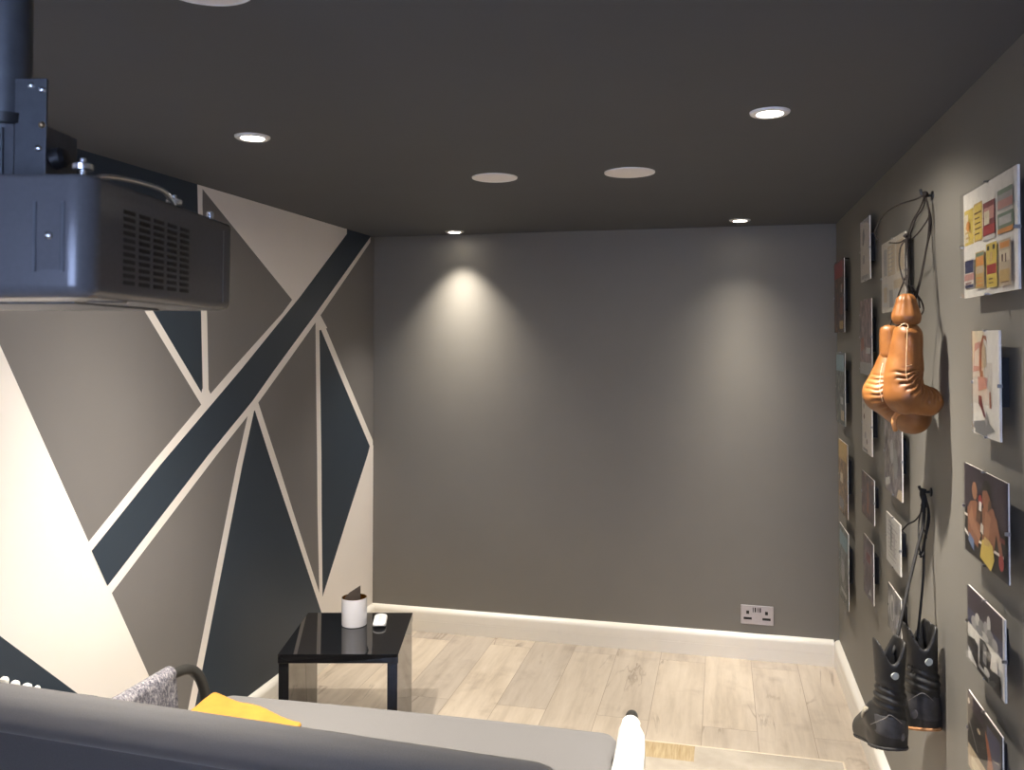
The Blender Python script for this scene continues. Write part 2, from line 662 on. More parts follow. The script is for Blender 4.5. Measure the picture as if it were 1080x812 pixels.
def skirting(name, a, b, nrm):
    a, b, nrm = Vector(a), Vector(b), Vector(nrm)
    k = len(prof)
    vs_ = [p + nrm * d + Vector((0, 0, z)) for p in (a, b) for d, z in prof]
    fs = [(i, i + 1, k + i + 1, k + i) for i in range(k - 1)] + [list(range(k)), list(range(k, 2 * k))]
    struct(MB().add(vs_, fs).build(name, m_skirt, auto=35))


skirting('baseboard_back', (XL, YB, 0), (XR - .0275, YB, 0), (0, -1, 0))
skirting('baseboard_left', (XL, YR, 0), (XL, YB - .027, 0), (1, 0, 0))
skirting('baseboard_right', (XR, YR, 0), (XR, YB, 0), (-1, 0, 0))
skirting('baseboard_rear', (XL + .027, YR, 0), (XR - .027, YR, 0), (0, 1, 0))


# ------------------------------------------------------------------ ceiling lights and speakers
def spot(power, parent, tilt, loc, expo=9.0, cone=168, soft=.4):
    """lamp whose beam falls off as a power of the cosine from its axis, like a real reflector lamp"""
    d = bpy.data.lights.new('beam', 'SPOT')
    d.energy = power
    d.color = LAMP_COL
    d.spot_size = math.radians(cone)
    d.spot_blend = soft
    d.shadow_soft_size = .024
    d.use_nodes = True
    nt = d.node_tree
    em = nt.nodes['Emission']
    tc_ = nt.nodes.new('ShaderNodeTexCoord')
    sp = nt.nodes.new('ShaderNodeSeparateXYZ')
    ab = nt.nodes.new('ShaderNodeMath')
    ab.operation = 'ABSOLUTE'
    pw_ = nt.nodes.new('ShaderNodeMath')
    pw_.operation = 'POWER'
    pw_.inputs[1].default_value = expo
    ad = nt.nodes.new('ShaderNodeMath')
    ad.operation = 'ADD'
    ad.inputs[1].default_value = .042
    nt.links.new(tc_.outputs['Normal'], sp.inputs[0])
    nt.links.new(sp.outputs['Z'], ab.inputs[0])
    nt.links.new(ab.outputs[0], pw_.inputs[0])
    nt.links.new(pw_.outputs[0], ad.inputs[0])
    nt.links.new(ad.outputs[0], em.inputs['Strength'])
    o = bpy.data.objects.new('beam', d)
    C.objects.link(o)
    o.parent = parent
    o.location = loc
    o.rotation_euler = tilt
    return o


def downlight(x, y, label, power, tilt=(0, 0, 0), expo=9.0, cone=168, soft=.4):
    t = thing('recessed_downlight', label, 'ceiling light', (x, y, H), group='recessed ceiling downlights')
    MB().lathe([(.033, -.001), (.034, -.0065), (.046, -.007), (.050, -.004), (.051, 0), (.033, 0)], (x, y, H), caps=False).build('trim_ring', m_white, t, auto=40)
    MB().lathe([(.0, -.0030), (.033, -.0030), (.033, 0), (0, 0)], (x, y, H), caps=False).build('lamp_face', m_lamp, t)
    spot(power, t, tilt, (0, 0, -.012), expo, cone, soft)
    return t


downlight(-1.405, 4.425, 'small lit downlight close to the far wall, over its brightest pool of light', 155, (math.radians(-4), math.radians(-1), 0), 10, 92, .45)
downlight(.092, 4.320, 'small lit downlight close to the far wall at its right', 175, (0, 0, 0), 22, 96, .6)
downlight(-1.322, 2.222, 'lit downlight over the mural side, nearest the projector', 420, (math.radians(6), 0, 0), expo=8)
downlight(.125, 2.293, 'large bright lit downlight at the right, above the boxing gloves side', 400, (math.radians(10), math.radians(6), 0))
downlight(-1.265, 1.205, 'lit downlight cut off at the top left corner behind the projector pole', 110)


def ceiling_speaker(x, y, label, r=.082):
    t = thing('ceiling_speaker', label, 'speaker', (x, y, H), group='flush round ceiling speakers')
    MB().lathe([(r - .004, 0), (r - .004, -.004), (r, -.004), (r + .001, 0)], (x, y, H), caps=False).build('rim', m_white, t, auto=40)
    MB().lathe([(0, -.0035), (r - .004, -.0030), (r - .004, 0), (0, 0)], (x, y, H), caps=False).build('grille', m_grille, t)


m_grille = simple('white_speaker_grille', (0.80, 0.76, 0.74), .6, var=.03, scale=900, bump=.3)
ceiling_speaker(-.796, 2.985, 'white round flush ceiling speaker, the left one of the pair')
ceiling_speaker(-.310, 3.003, 'white round flush ceiling speaker, the right one of the pair', .088)
ceiling_speaker(-.835, 1.248, 'white round flush ceiling speaker just showing at the top edge, above the projector')

# ------------------------------------------------------------------ double socket on the far wall
sx0, sx1, sz0, sz1 = .091, .2535, .174, .270
t = thing('double_socket', 'brushed steel double wall socket with black slots low on the far wall', 'socket', ((sx0 + sx1) / 2, YB, sz0))
MB().box(sx0, sx1, YB - .009, YB, sz0, sz1, bev=.003).build('face_plate', m_metal, t)
cx = (sx0 + sx1) / 2
for dx in (-.046, .046):
    x = cx + dx
    MB().box(x - .007, x + .007, YB - .0096, YB - .008, .226, .243, bev=.0006).build('earth_slot', m_dark, t)
    MB().box(x - .020, x + .020, YB - .0096, YB - .008, .198, .210, bev=.0006).build('pin_slot', m_dark, t)
for dx in (-.013, .011):
    x = cx + dx
    MB().box(x - .0085, x - .0045, YB - .0096, YB - .008, .237, .260).box(x + .001, x + .008, YB - .0096, YB - .008, .237, .260).build('charging_port', m_dark, t)

# ------------------------------------------------------------------ glossy black table, with jar and remote
TA = math.atan2(.109, .436)
tx, ty, TW, TD, TH, TT = -1.61, 2.912, .449, .488, .45, .034
t = thing('side_table', 'glossy black lacquered side table with full side panels, by the mural', 'table', (tx, ty, 0), TA)
MB().box(0, TW, 0, TD, TH - TT, TH, bev=.0015).build('table_top', m_gloss, t, world=False)
MB().box(.003, .041, .002, TD - .002, 0, TH - TT, bev=.0012).build('side_panel', m_gloss, t, world=False)
MB().box(TW - .041, TW - .003, .002, TD - .002, 0, TH - TT, bev=.0012).build('side_panel', m_gloss, t, world=False)

jx, jy, jr, jh = -1.472, 3.290, .0515, .112
t = thing('candle_jar', 'white round candle jar with a gold rim, standing on the black side table', 'candle', (jx, jy, TH))
MB().lathe([(0, 0), (jr - .006, 0), (jr - .001, .002), (jr, .006), (jr, jh), (jr - .001, jh + .001)], (jx, jy, TH), n=64, caps=False).build('glass', m_glasswhite, t, auto=40)
MB().lathe([(jr - .0005, jh + .0012), (jr - .004, jh + .0012), (jr - .0045, jh - .005), (jr - .0045, .055), (0, .054)], (jx, jy, TH), n=64, caps=False).build('gold_lining', m_gold, t, auto=50)
MB().lathe([(0, .060), (jr - .006, .058), (jr - .006, .05), (0, .05)], (jx, jy, TH), n=48, caps=False).build('wax', simple('dark_burnt_wax', (.13, .10, .07), .5, var=.3, scale=60), t, smooth=True)
# dark pointed piece of card standing in the jar
d1 = Vector((.97, .24, 0))
o0 = Vector((jx - .012, jy + .005, TH + .0605))
nn = Vector((-.24, .97, 0)) * .0012
tri = [o0 + d1 * -.032 + Vector((0, 0, .046)), o0 + d1 * -.004, o0 + d1 * .034, o0 + d1 * .034 + Vector((0, 0, .098)), o0 + d1 * -.012 + Vector((0, 0, .068))]
vs_ = [p - nn for p in tri] + [p + nn for p in tri]
tag(MB().add(vs_, [range(5), range(9, 4, -1)] + [(i, (i + 1) % 5, 5 + (i + 1) % 5, 5 + i) for i in range(5)]).build('card_scrap', m_darkcard),
    'dark brown pointed piece of card sticking up out of the candle jar', 'card')

# remote: rounded white bar pointing to the corner
ra, rb = Vector((-1.352, 3.262, 0)), Vector((-1.397, 3.398, 0))
ax_ = (rb - ra).normalized()
L_ = (rb - ra).length
sd_ = Vector((ax_.y, -ax_.x, 0))
t = thing('remote_control', 'slim white rounded remote control lying on the black side table', 'remote', tuple(ra + Vector((0, 0, TH))))


def remote_fn(X, Y, Z):
    u = (X - ra.x) * ax_.x + (Y - ra.y) * ax_.y
    w_ = (X - ra.x) * sd_.x + (Y - ra.y) * sd_.y
    z = Z - TH
    d = sd_cap(u, w_, z * 0 + 0, (.027, 0, 0), (L_ - .027, 0, 0), .027, .027)
    top_ = z - .020
    bot = (.0005 + np.clip((.045 - u), 0, 1) ** 2 * 6.0) - z
    return smax(smax(d, top_, .008), bot, .004)


vv, ff = surface_nets(remote_fn, (min(ra.x, rb.x) - .04, ra.y - .04, TH - .004), (max(ra.x, rb.x) + .04, rb.y + .04, TH + .03), .0022)
MB().add(vv, ff).build('remote_body', m_white, t, smooth=True)
for k in range(3):
    c_ = ra + ax_ * (.045 + .027 * k)
    MB().lathe([(0, .0012), (.006, .0010), (.007, 0), (0, -.002)], c_ + Vector((0, 0, TH + .0200)), n=20, caps=False).build('button', simple('pale_button', (.62, .6, .58), .5), t)

# ------------------------------------------------------------------ rug
q = NT('pale_rug').set(Roughness=.95)
v = q.coord()
sp_ = q.n('ShaderNodeSeparateXYZ')
q.l(v, sp_.inputs[0])
f1 = q.noise(q.coord((1, 1, 1)), 7, 4)
field = q.ramp(f1, [(.35, (.38, .335, .275)), (.65, (.48, .43, .36))])
f2 = q.noise(q.coord((150, 8, 1)), 1.0, 3)
straw = q.ramp(f2, [(.35, (.34, .25, .135)), (.65, (.47, .37, .22))])
lt = q.n('ShaderNodeMath', operation='LESS_THAN')
lt.inputs[1].default_value = -.108
q.l(sp_.outputs['X'], lt.inputs[0])
gt = q.n('ShaderNodeMath', operation='GREATER_THAN')
gt.inputs[1].default_value = 3.375
q.l(sp_.outputs['Y'], gt.inputs[0])
mu = q.n('ShaderNodeMath', operation='MULTIPLY')
q.l(lt.outputs[0], mu.inputs[0])
q.l(gt.outputs[0], mu.inputs[1])
q.l(q.mix(mu.outputs[0], field, straw), q.b.inputs['Base Color'])
q.bump(q.noise(v, 260, 2), .5, .003)
m_rug = q.mat
t = thing('rug', 'pale rug with a straw coloured woven corner block lying on the plank floor', 'rug', (0, 3.1, 0))
MB().box(-.36, .446, 2.72, 3.508, 0, .011, bev=.004).build('pile', m_rug, t, world=True)
bd = MB().box(-.366, .452, 3.505, 3.515, 0, .0125, bev=.003).box(.442, .452, 2.714, 3.51, 0, .0125, bev=.003)
bd.box(-.366, -.356, 2.714, 3.51, 0, .0125, bev=.003).box(-.366, .452, 2.714, 2.724, 0, .0125, bev=.003)
bd.build('binding', simple('cream_binding', (.62, .53, .41), .9, var=.05, scale=200), t)
# keep the pattern in world coordinates
for ch in t.children:
    ch.data.transform(Matrix.Translation(t.location))
t.location = (0, 0, 0)

# ------------------------------------------------------------------ sofa
t = thing('sofa', 'low grey fabric sofa with black tube arms, seen from behind across the foreground', 'sofa', (-.97, 2.1, 0))


def seat_fn(X, Y, Z):
    y_f = 2.578 + (X + .97) * .018
    d2x, d2y = np.abs(X + .955) - (.655 - .05), np.abs(Y - (1.64 + y_f) / 2) - ((y_f - 1.64) / 2 - .05)
    d = np.sqrt(np.maximum(d2x, 0) ** 2 + np.maximum(d2y, 0) ** 2) + np.minimum(np.maximum(d2x, d2y), 0) - .05
    crown = .450 + .006 * np.sin((X + 1.6) * 2.3)
    return smax(smax(d, Z - crown, .035), .29 - Z, .03)


vv, ff = surface_nets(seat_fn, (-1.66, 1.58, .26), (-.26, 2.66, .49), .011)
MB().add(vv, ff).build('seat_cushion', m_sofa, t, smooth=True)
BA, BB = Vector((-1.70, 1.606, .802)), Vector((-.335, 1.536, .803))


def back_fn(X, Y, Z):
    s = (X - BA.x) / (BB.x - BA.x)
    yc = BA.y + (BB.y - BA.y) * s
    roll_ = sd_cap(X, Y, Z, BA, BB, .049, .047)
    slab = sd_rbox(X, Y - yc, Z, (-1.018, .062, .555), (.715, .055, .25), .03)
    return smin(roll_, slab, .012)


vv, ff = surface_nets(back_fn, (-1.80, 1.44, .27), (-.24, 1.78, .88), .0095)
MB().add(vv, ff).build('backrest', m_sofa, t, smooth=True)


def arm(xa, xf, name):
    p = [(xa, 1.70, .018), (xa, 1.70, .30), (xa, 1.703, .47), (xa, 1.725, .520), (xa, 1.78, .535), (xa, 2.1, .535),
         (xa + (xf - xa) * .1, 2.40, .535), (xa + (xf - xa) * .25, 2.475, .535), (xa + (xf - xa) * .45, 2.52, .529), (xa + (xf - xa) * .65, 2.548, .508), (xa + (xf - xa) * .85, 2.566, .470), (xf, 2.577, .40), (xf, 2.59, .2), (xf, 2.60, .0)]
    MB().tube(spline(p, 6), .0175, 16).build(name, m_tube, t, smooth=True)


arm(-1.745, -1.690, 'arm_frame')
arm(-.252, -.262, 'arm_frame')
for y in (1.70, 2.50):
    MB().box(-1.74, -.255, y - .018, y + .018, .255, .292, bev=.004).build('seat_rail', m_tube, t)

# covers over the two arms


def arm_cover(y0, y1, xf, half, hem, zc, name, mat, label, cat, sub=26, thick=.007, hem_out=None):
    """cloth folded over the tube: an inverted U, y0 far end, y1 near end"""
    prof_n = 26
    secs = []
    for i in range(sub + 1):
        s = i / sub
        y = y0 + (y1 - y0) * s
        x = xf(s)
        r = .0195 + .004 * s
        hw, hm = half(s), hem(s)
        outer = []
        for k in range(prof_n + 1):
            a = k / prof_n * 2 - 1
            if abs(a) < .45:
                th = a / .45 * PI / 2
                p = (math.sin(th) * r, zc + math.cos(th) * r)
            else:
                e = (abs(a) - .45) / .55
                sg = 1 if a > 0 else -1
                drop = hm[0] if sg < 0 else hm[1]
                ww = r + (hw - r) * (e ** .8)
                p = (sg * ww + .0025 * math.sin(y * 40 + e * 4 + sg), zc - drop * e)
            outer.append(p)
        secs.append([(x + a_, y, b_) for a_, b_ in outer])
    V, Fc = [], []
    k = prof_n + 1
    for s_ in secs:
        V += s_
    for i in range(sub):
        for j in range(prof_n):
            Fc.append((i * k + j, i * k + j + 1, (i + 1) * k + j + 1, (i + 1) * k + j))
    o = MB().add(V, Fc).build(name, mat, smooth=True)
    bm = bmesh.new()
    bm.from_mesh(o.data)
    bmesh.ops.recalc_face_normals(bm, faces=bm.faces[:])
    up = sum((f.normal.z for f in bm.faces))
    if up < 0:
        bmesh.ops.reverse_faces(bm, faces=bm.faces[:])
    bmesh.ops.solidify(bm, geom=bm.faces[:], thickness=-thick)
    bm.to_mesh(o.data)
    bm.free()
    return tag(o, label, cat)


arm_cover(2.452, 1.80, lambda s: -1.741, lambda s: .028 + .01 * s, lambda s: (.05, .17), .537, 'tweed_cover', m_tweed,
          'grey flecked tweed cloth draped over the left black sofa arm', 'arm cover')
arm_cover(2.448, 1.80, lambda s: -.2515 + .02 * s, lambda s: .030 + .030 * min(1, s * 1.6) , lambda s: (.035 + .09 * min(1, s * 6), .035 + .09 * min(1, s * 6)), .537,
          'white_cover', m_towel, 'white cloth folded over the right sofa arm, dark tube end showing beyond', 'arm cover')


# yellow blanket, folded, on the seat
def blanket_fn(X, Y, Z):
    u = (X + 1.565) / .33
    th = np.clip(.058 * (1 - .75 * np.clip(u, 0, 1) ** 1.3), .012, .07) + .004 * np.sin(X * 37 + Y * 22)
    yc = 2.355 - .04 * u
    d2x, d2y = np.abs(X + 1.400) - .165 + .012, np.abs(Y - yc) - .075 + .012
    d = np.sqrt(np.maximum(d2x, 0) ** 2 + np.maximum(d2y, 0) ** 2) + np.minimum(np.maximum(d2x, d2y), 0) - .012
    zt = .449 + th
    slot = np.maximum(np.abs(Z - .472 - .004 * np.sin(Y * 30)) - .0022, -(.03 - (X + 1.565)) * 1.0)
    body = smax(smax(d, Z - zt, .009), .452 - Z, .006)
    return np.maximum(body, -slot)


vv, ff = surface_nets(blanket_fn, (-1.66, 2.08, .43), (-1.20, 2.46, .54), .0055)
tag(MB().add(vv, ff).build('folded_blanket', m_yellow, smooth=True), 'folded bright yellow blanket lying on the left end of the grey sofa seat', 'blanket')

# cushion behind the ridge with white pompoms along its top
t = thing('throw_cushion', 'dark cushion with white pompoms behind the sofa back, far left', 'cushion', (-1.56, 1.73, .45))


def cush_fn(X, Y, Z):
    return smax(sd_rbox(X, Y, Z, (-1.545, 1.738, .617), (.125, .022, .165), .02), np.abs(X + 1.545) - .125, .01)


vv, ff = surface_nets(cush_fn, (-1.70, 1.70, .43), (-1.39, 1.78, .84), .008)
MB().add(vv, ff).build('cushion_cover', simple('charcoal_cushion_cloth', (.05, .052, .06), .9, var=.1, scale=200), t, smooth=True)
for k, (ppx, ppy, rx) in enumerate([(4.5, 717.5, .011), (16, 721.5, .011), (28.5, 724.5, .013), (39, 727, .007)]):
    c_ = on(1, 1.728, ppx, ppy)
    bmv = MB()
    bm = bmesh.new()
    bmesh.ops.create_icosphere(bm, subdivisions=3, radius=1)
    rnd = random.Random(k)
    bmv.add([c_ + Vector((v_.co.x * rx, v_.co.y * .009, v_.co.z * .009 - (.014 if v_.co.z < 0 else 0))) * (1 + .12 * (rnd.random() - .5)) for v_ in bm.verts], [[v_.index for v_ in f.verts] for f in bm.faces])
    bm.free()
    bmv.build('pompom', m_towel, t, smooth=True)

# ------------------------------------------------------------------ projector on its ceiling pole
PA = math.atan2(.2, .98)
PO = Vector((-.574, .681, 1.660))
PW_, PD_, PH_ = .36, .376, .117
t = thing('projector', 'dark blue grey projector with side vents hanging upside down from the ceiling', 'projector', tuple(PO), PA)


def casing():
    bm = bmesh.new()
    bmesh.ops.create_cube(bm, size=1)
    for v_ in bm.verts:
        v_.co = Vector(((v_.co.x - .5) * PW_, (v_.co.y + .5) * PD_, (v_.co.z + .5) * PH_))
    vert = [e for e in bm.edges if abs(e.verts[0].co.z - e.verts[1].co.z) > .05]
    bmesh.ops.bevel(bm, geom=vert, offset=.022, segments=8, affect='EDGES', profile=.5)
    bot = [e for e in bm.edges if max(v_.co.z for v_ in e.verts) < 1e-5 and len({f.normal.z < -.5 for f in e.link_faces}) > 1]
    bmesh.ops.bevel(bm, geom=bot, offset=.012, segments=4, affect='EDGES', profile=.5)
    tp = [e for e in bm.edges if min(v_.co.z for v_ in e.verts) > PH_ - 1e-5 and len({f.normal.z > .5 for f in e.link_faces}) > 1]
    bmesh.ops.bevel(bm, geom=tp, offset=.005, segments=3, affect='EDGES', profile=.5)
    bm.verts.index_update()
    m_ = MB().add([v_.co[:] for v_ in bm.verts], [[v_.index for v_ in f.verts] for f in bm.faces])
    bm.free()
    return m_


body = casing().build('casing', m_proj, t, world=False, auto=30)
# panel on the end face, with its screw
MB().box(-.054, -.051, -.0012, .002, .024, .090).box(-.027, -.024, -.0012, .002, .024, .090).build('panel_rib', m_bracket, body, world=False)
MB().box(-.0505, -.0275, -.0006, .002, .026, .088).build('end_panel', m_proj, body, world=False)
MB().lathe([(0, .003), (.003, .0025), (.0045, 0), (.0045, -.002)], (-.039, 0, .058), n=20, M3=Matrix.Rotation(PI / 2, 3, 'X'), caps=False).build('screw', m_silver, body, world=False, smooth=True)
# vents: 5 columns of 11 slots in the long side
vn = MB()
for c_ in range(5):
    for r_ in range(11):
        y0 = .064 + c_ * .0335
        z0 = .016 + r_ * .0072
        vn.box(-.002, .0004, y0, y0 + .0245, z0, z0 + .0042)
vn.build('vent', m_dark, body, world=False)
MB().box(-.002, .0006, PD_ - .045, PD_ - .0435, .01, .105).build('seam', m_bracket, body, world=False)
# underside: recessed round fixing and cover
MB().lathe([(0, -.0015), (.018, -.0015), (.02, 0), (0, .001)], (-.03, .09, 0), n=32, caps=False).build('underside_cap', m_bracket, body, world=False)
MB().box(-.25, -.07, .10, .30, -.002, .001, bev=.0008).build('underside_cover', m_bracket, body, world=False)
# adjustable feet sticking up
for (fx, fy, s_) in ((-.016, .016, 1.0), (-.018, .222, .95)):
    MB().lathe([(.0028, -.001), (.0028, .005), (.0092 * s_, .006), (.0095 * s_, .0105), (.006, .0125), (.0028, .0128), (.0028, .0165), (0, .0170)], (fx, fy, PH_), n=28, caps=False).build('foot_screw', m_silver, t, world=False, auto=35)
MB().lathe([(.0045, -.001), (.0045, .010), (.003, .012), (0, .012)], (-.014, .322, PH_), n=20, caps=False).build('foot_screw', m_silver, t, world=False, auto=35)
MB().lathe([(.003, -.001), (.003, .004), (0, .0045)], (-.03, .07, PH_), n=16, caps=False).build('stud', m_brass, t, world=False, smooth=True)
MB().tube(spline([(-.040, .075, PH_ - .002), (-.038, .080, PH_ + .010), (-.034, .105, PH_ + .016), (-.024, .15, PH_ + .018), (-.014, .182, PH_ + .015), (-.010, .20, PH_ + .004), (-.010, .203, PH_ - .003)], 6), .0028, 10).build('wire_handle', m_silver, t, world=False, smooth=True)

# ceiling pole and bracket
pc = px(8, 60, .98)
t = thing('projector_mount', 'black ceiling pole and bracket with bolts holding the projector', 'mount', (pc.x, pc.y, H))
MB().lathe([(0, 0), (.055, 0), (.055, -.008), (.03, -.012), (0, -.012)], (pc.x, pc.y, H), n=40, caps=False).build('ceiling_plate', m_bracket, t, auto=40)
MB().tube([(pc.x, pc.y, H - .005), (pc.x, pc.y, 1.855)], .0255, 28).build('pole', m_bracket, t, auto=40)
MB().lathe([(.0255, 0), (.033, .001), (.034, .012), (.0255, .013)], (pc.x, pc.y, 1.862), n=28, caps=False).build('collar', m_black, t, auto=40)
R3 = Matrix.Rotation(PA, 3, 'Z')


def lb(x0, x1, y0, y1, z0, z1, nm, mt, bev=.001):
    return MB().box(x0, x1, y0, y1, z0, z1, bev=bev, rot=R3, at=(pc.x, pc.y, 0)).build(nm, mt, t)


lb(.022, .058, -.02, -.015, 1.790, 1.913, 'bracket_plate', m_bracket)
lb(-.060, .022, -.022, -.017, 1.792, 1.862, 'bracket_plate', m_bracket)
lb(-.060, .058, -.017, .045, 1.788, 1.793, 'bracket_base', m_bracket)
lb(.053, .058, -.017, .045, 1.790, 1.860, 'bracket_side', m_bracket)
lb(-.014, .012, -.026, -.0215, 1.795, 1.857, 'bracket_slider', m_bracket)


def bolt(pxx, pyy, mt, r=.0042):
    d_ = R3 @ Vector((0, -1, 0))
    pl_ = Vector((pc.x, pc.y, 0)) + R3 @ Vector((.04, -.0195, 0))
    ry = px(pxx, pyy, 1) - Vector((0, 0, HC))
    tt = (pl_ - Vector((0, 0, HC))).dot(d_) / ry.dot(d_)
    p = Vector((0, 0, HC)) + ry * tt
    Mx = d_.to_track_quat('Z', 'Y').to_matrix()
    MB().lathe([(r, -.003), (r, .001), (r * .7, .003), (0, .0036)], p, n=18, M3=Mx, caps=False).build('bolt', mt, t, smooth=True)


bolt(33.5, 90.5, m_silver)
bolt(45, 95, m_silver)
bolt(44.5, 132, m_brass, .0038)
bolt(41, 156.5, m_silver)
bolt(3.5, 150, m_silver)
# black clamp knob and feet arms on the projector top
kn = px(62, 167, .97)
MB().tube([px(40, 172, .97), px(56, 169, .97)], .006, 14).build('knob_stem', m_black, t, smooth=True)
MB().lathe([(0, -.010), (.009, -.009), (.0125, -.005), (.0125, .005), (.009, .009), (0, .010)], kn, n=26, M3=(kn - px(40, 172, .97)).to_track_quat('Z', 'Y').to_matrix(), caps=False).build('clamp_knob', m_black, t, auto=35)
cxp = Vector((pc.x, pc.y, 0))
for (lx, ly) in ((-.05, .10), (-.30, .10), (-.06, .31), (-.30, .31)):
    e_ = PO + R3 @ Vector((lx, ly, PH_ + .004))
    MB().tube([Vector((pc.x, pc.y, 1.7905)) + R3 @ Vector((0.0, .012, 0)), (e_ + Vector((0, 0, .006))), e_ + Vector((0, 0, -.004))], [.006, .006, .005], 10).build('bracket_arm', m_black, t, smooth=True)

# ------------------------------------------------------------------ pictures on the right wall
XP = XR - .030            # print plane


def art_colours():
    cols = dict(dark=(.018, .017, .020), black=(.008, .008, .009), skin=(.27, .11, .055), skin2=(.36, .17, .09), pale=(.60, .55, .47), white=(.74, .71, .64),
                cream=(.66, .58, .42), yellow=(.60, .45, .09), ochre=(.50, .34, .12), orange=(.60, .25, .05), red=(.33, .035, .035), maroon=(.16, .03, .035), navy=(.03, .035, .085), blue=(.13, .19, .33),
                teal=(.22, .33, .36), green=(.16, .22, .15), grey=(.20, .20, .20), midgrey=(.33, .32, .31), lgrey=(.50, .49, .46), brown=(.10, .05, .03), pink=(.48, .24, .20), plum=(.028, .018, .030), beige=(.50, .40, .27), rust=(.30, .09, .035))
    return {k: simple('print_ink_' + k, c, .45, var=.08, scale=50) for k, c in cols.items()}


INK = art_colours()
m_photo_murk = None


def murky(name, c0, c1, c2, scale=22, st=(1, 1, 1)):
    """printed photograph too small to read: blurred patches of its colours"""
    q_ = NT(name).set(Roughness=.4)
    v_ = q_.coord(st)
    f_ = q_.noise(v_, scale, 4, .6)
    q_.l(q_.ramp(f_, [(.38, c0), (.52, c1), (.66, c2)]), q_.b.inputs['Base Color'])
    return q_.mat


def ell(u, v, ru, rv, n=14, rot=0.0):
    return [(u + ru * math.cos(2 * PI * i / n + rot), v + rv * math.sin(2 * PI * i / n + rot)) for i in range(n)]


def rect(u0, u1, v0, v1):
    return [(u0, v0), (u1, v0), (u1, v1), (u0, v1)]


def picture(label, y0, y1, z0, z1, base, shapes, border=0.0, name='clip_frame', clips=True, group='frameless clip pictures on the right wall'):
    """y1 is the far side. u runs from the far side to the near side, v from bottom to top"""
    t_ = thing(name, label, 'picture', (XR, (y0 + y1) / 2, z0), group=group)
    MB().box(XP + .0012, XP + .0042, y0, y1, z0, z1, bev=.0005).build('backing_board', m_board, t_)
    MB().box(XP + .0042, XR, (y0 + y1) / 2 - .05, (y0 + y1) / 2 + .05, z0 + (z1 - z0) * .3, z0 + (z1 - z0) * .75).build('wall_spacer', m_dark, t_)
    mats, pr = [base], MB()

    def P(u, v_, x):
        return (x, y1 + (y0 - y1) * u, z0 + (z1 - z0) * v_)
    b_ = border
    pr.box(XP, XP + .0012, y0 + b_, y1 - b_, z0 + b_, z1 - b_)
    for k_, (mt, pts) in enumerate(shapes):
        mt = INK[mt] if isinstance(mt, str) else mt
        if mt not in mats:
            mats.append(mt)
        x = XP - .00012 * (k_ + 1)
        pr.poly([P(u, v_, x) for u, v_ in pts], mats.index(mt))
    pr.build('print', mats, t_)
    xg = XP - .00012 * (len(shapes) + 1) - .0004
    MB().box(xg - .0014, xg, y0, y1, z0, z1).build('glass', m_glass, t_)
    if clips:
        for u, v_ in ((0, .5), (1, .5), (.5, 0), (.5, 1)):
            p = P(u, v_, 0)
            hy, hz = (.0022, .0035) if v_ == .5 else (.0035, .0022)
            MB().box(xg - .0022, XP + .0050, p[1] - hy, p[1] + hy, p[2] - hz, p[2] + hz, bev=.0006).build('clip', m_clip, t_)
    return t_


def mk_lines(u0, u1, v0, v1, n, mt, fill=.45, seed=0):
    """small illegible printed bars"""
    r_ = random.Random(seed)
    o = []
    for i in range(n):
        va = v0 + (v1 - v0) * (i + .2) / n
        vb = va + (v1 - v0) / n * fill
        a = u0 + (u1 - u0) * .08 * r_.random()
        b = u1 - (u1 - u0) * .35 * r_.random()
        o.append((mt, rect(a, b, va, vb)))
    return o


# near column, top: board of tickets
S = []
S += [('yellow', rect(.02, .215, .50, .84)), ('cream', rect(.03, .10, .53, .80)), ('ochre', rect(.225, .395, .505, .86)), ('yellow', rect(.235, .385, .52, .84))]
S += mk_lines(.24, .38, .56, .80, 5, 'brown', .25, 1) + mk_lines(.05, .18, .55, .70, 3, 'ochre', .4, 2) + [('orange', ell(.11, .68, .04, .05))]
S += [('maroon', rect(.42, .64, .50, .82)), ('pink', rect(.44, .62, .66, .77)), ('cream', rect(.44, .54, .62, .74)), ('red', rect(.42, .64, .53, .61)), ('lgrey', rect(.42, .64, .48, .52))]
S += [('green', rect(.69, .95, .52, .66)), ('midgrey', rect(.69, .95, .69, .86)), ('pink', rect(.70, .94, .70, .77)), ('green', rect(.70, .94, .82, .86)), ('orange', rect(.69, .95, .49, .53)), ('lgrey', rect(.72, .92, .56, .63))]
S += [('pale', rect(.03, .24, .09, .36)), ('navy', rect(.05, .23, .23, .35)), ('pink', rect(.04, .24, .16, .22)), ('navy', rect(.05, .23, .09, .12))] + mk_lines(.06, .22, .12, .16, 1, 'maroon', .3, 3)
S += [('ochre', rect(.28, .45, .065, .40)), ('green', rect(.29, .44, .36, .39)), ('orange', rect(.29, .44, .27, .35)), ('beige', rect(.30, .43, .20, .27))] + mk_lines(.30, .43, .08, .18, 3, 'orange', .4, 4)
S += [('yellow', rect(.50, .69, .055, .44)), ('red', rect(.51, .68, .17, .255)), ('black', rect(.52, .56, .38, .42)), ('black', rect(.62, .66, .38, .42)), ('ochre', rect(.57, .62, .28, .36))] + mk_lines(.54, .66, .08, .15, 2, 'brown', .3, 5)
S += [('beige', rect(.73, .93, .045, .43)), ('orange', rect(.75, .91, .36, .41)), ('cream', rect(.75, .91, .25, .34)), ('brown', rect(.78, .81, .25, .31)), ('brown', rect(.84, .86, .24, .31)), ('ochre', rect(.75, .91, .08, .18)), ('brown', rect(.77, .90, .07, .08))]
picture('white board of yellow, red and blue fight tickets, top of the nearest column', 1.763, 2.128, 1.717, 1.950, INK['white'], S)

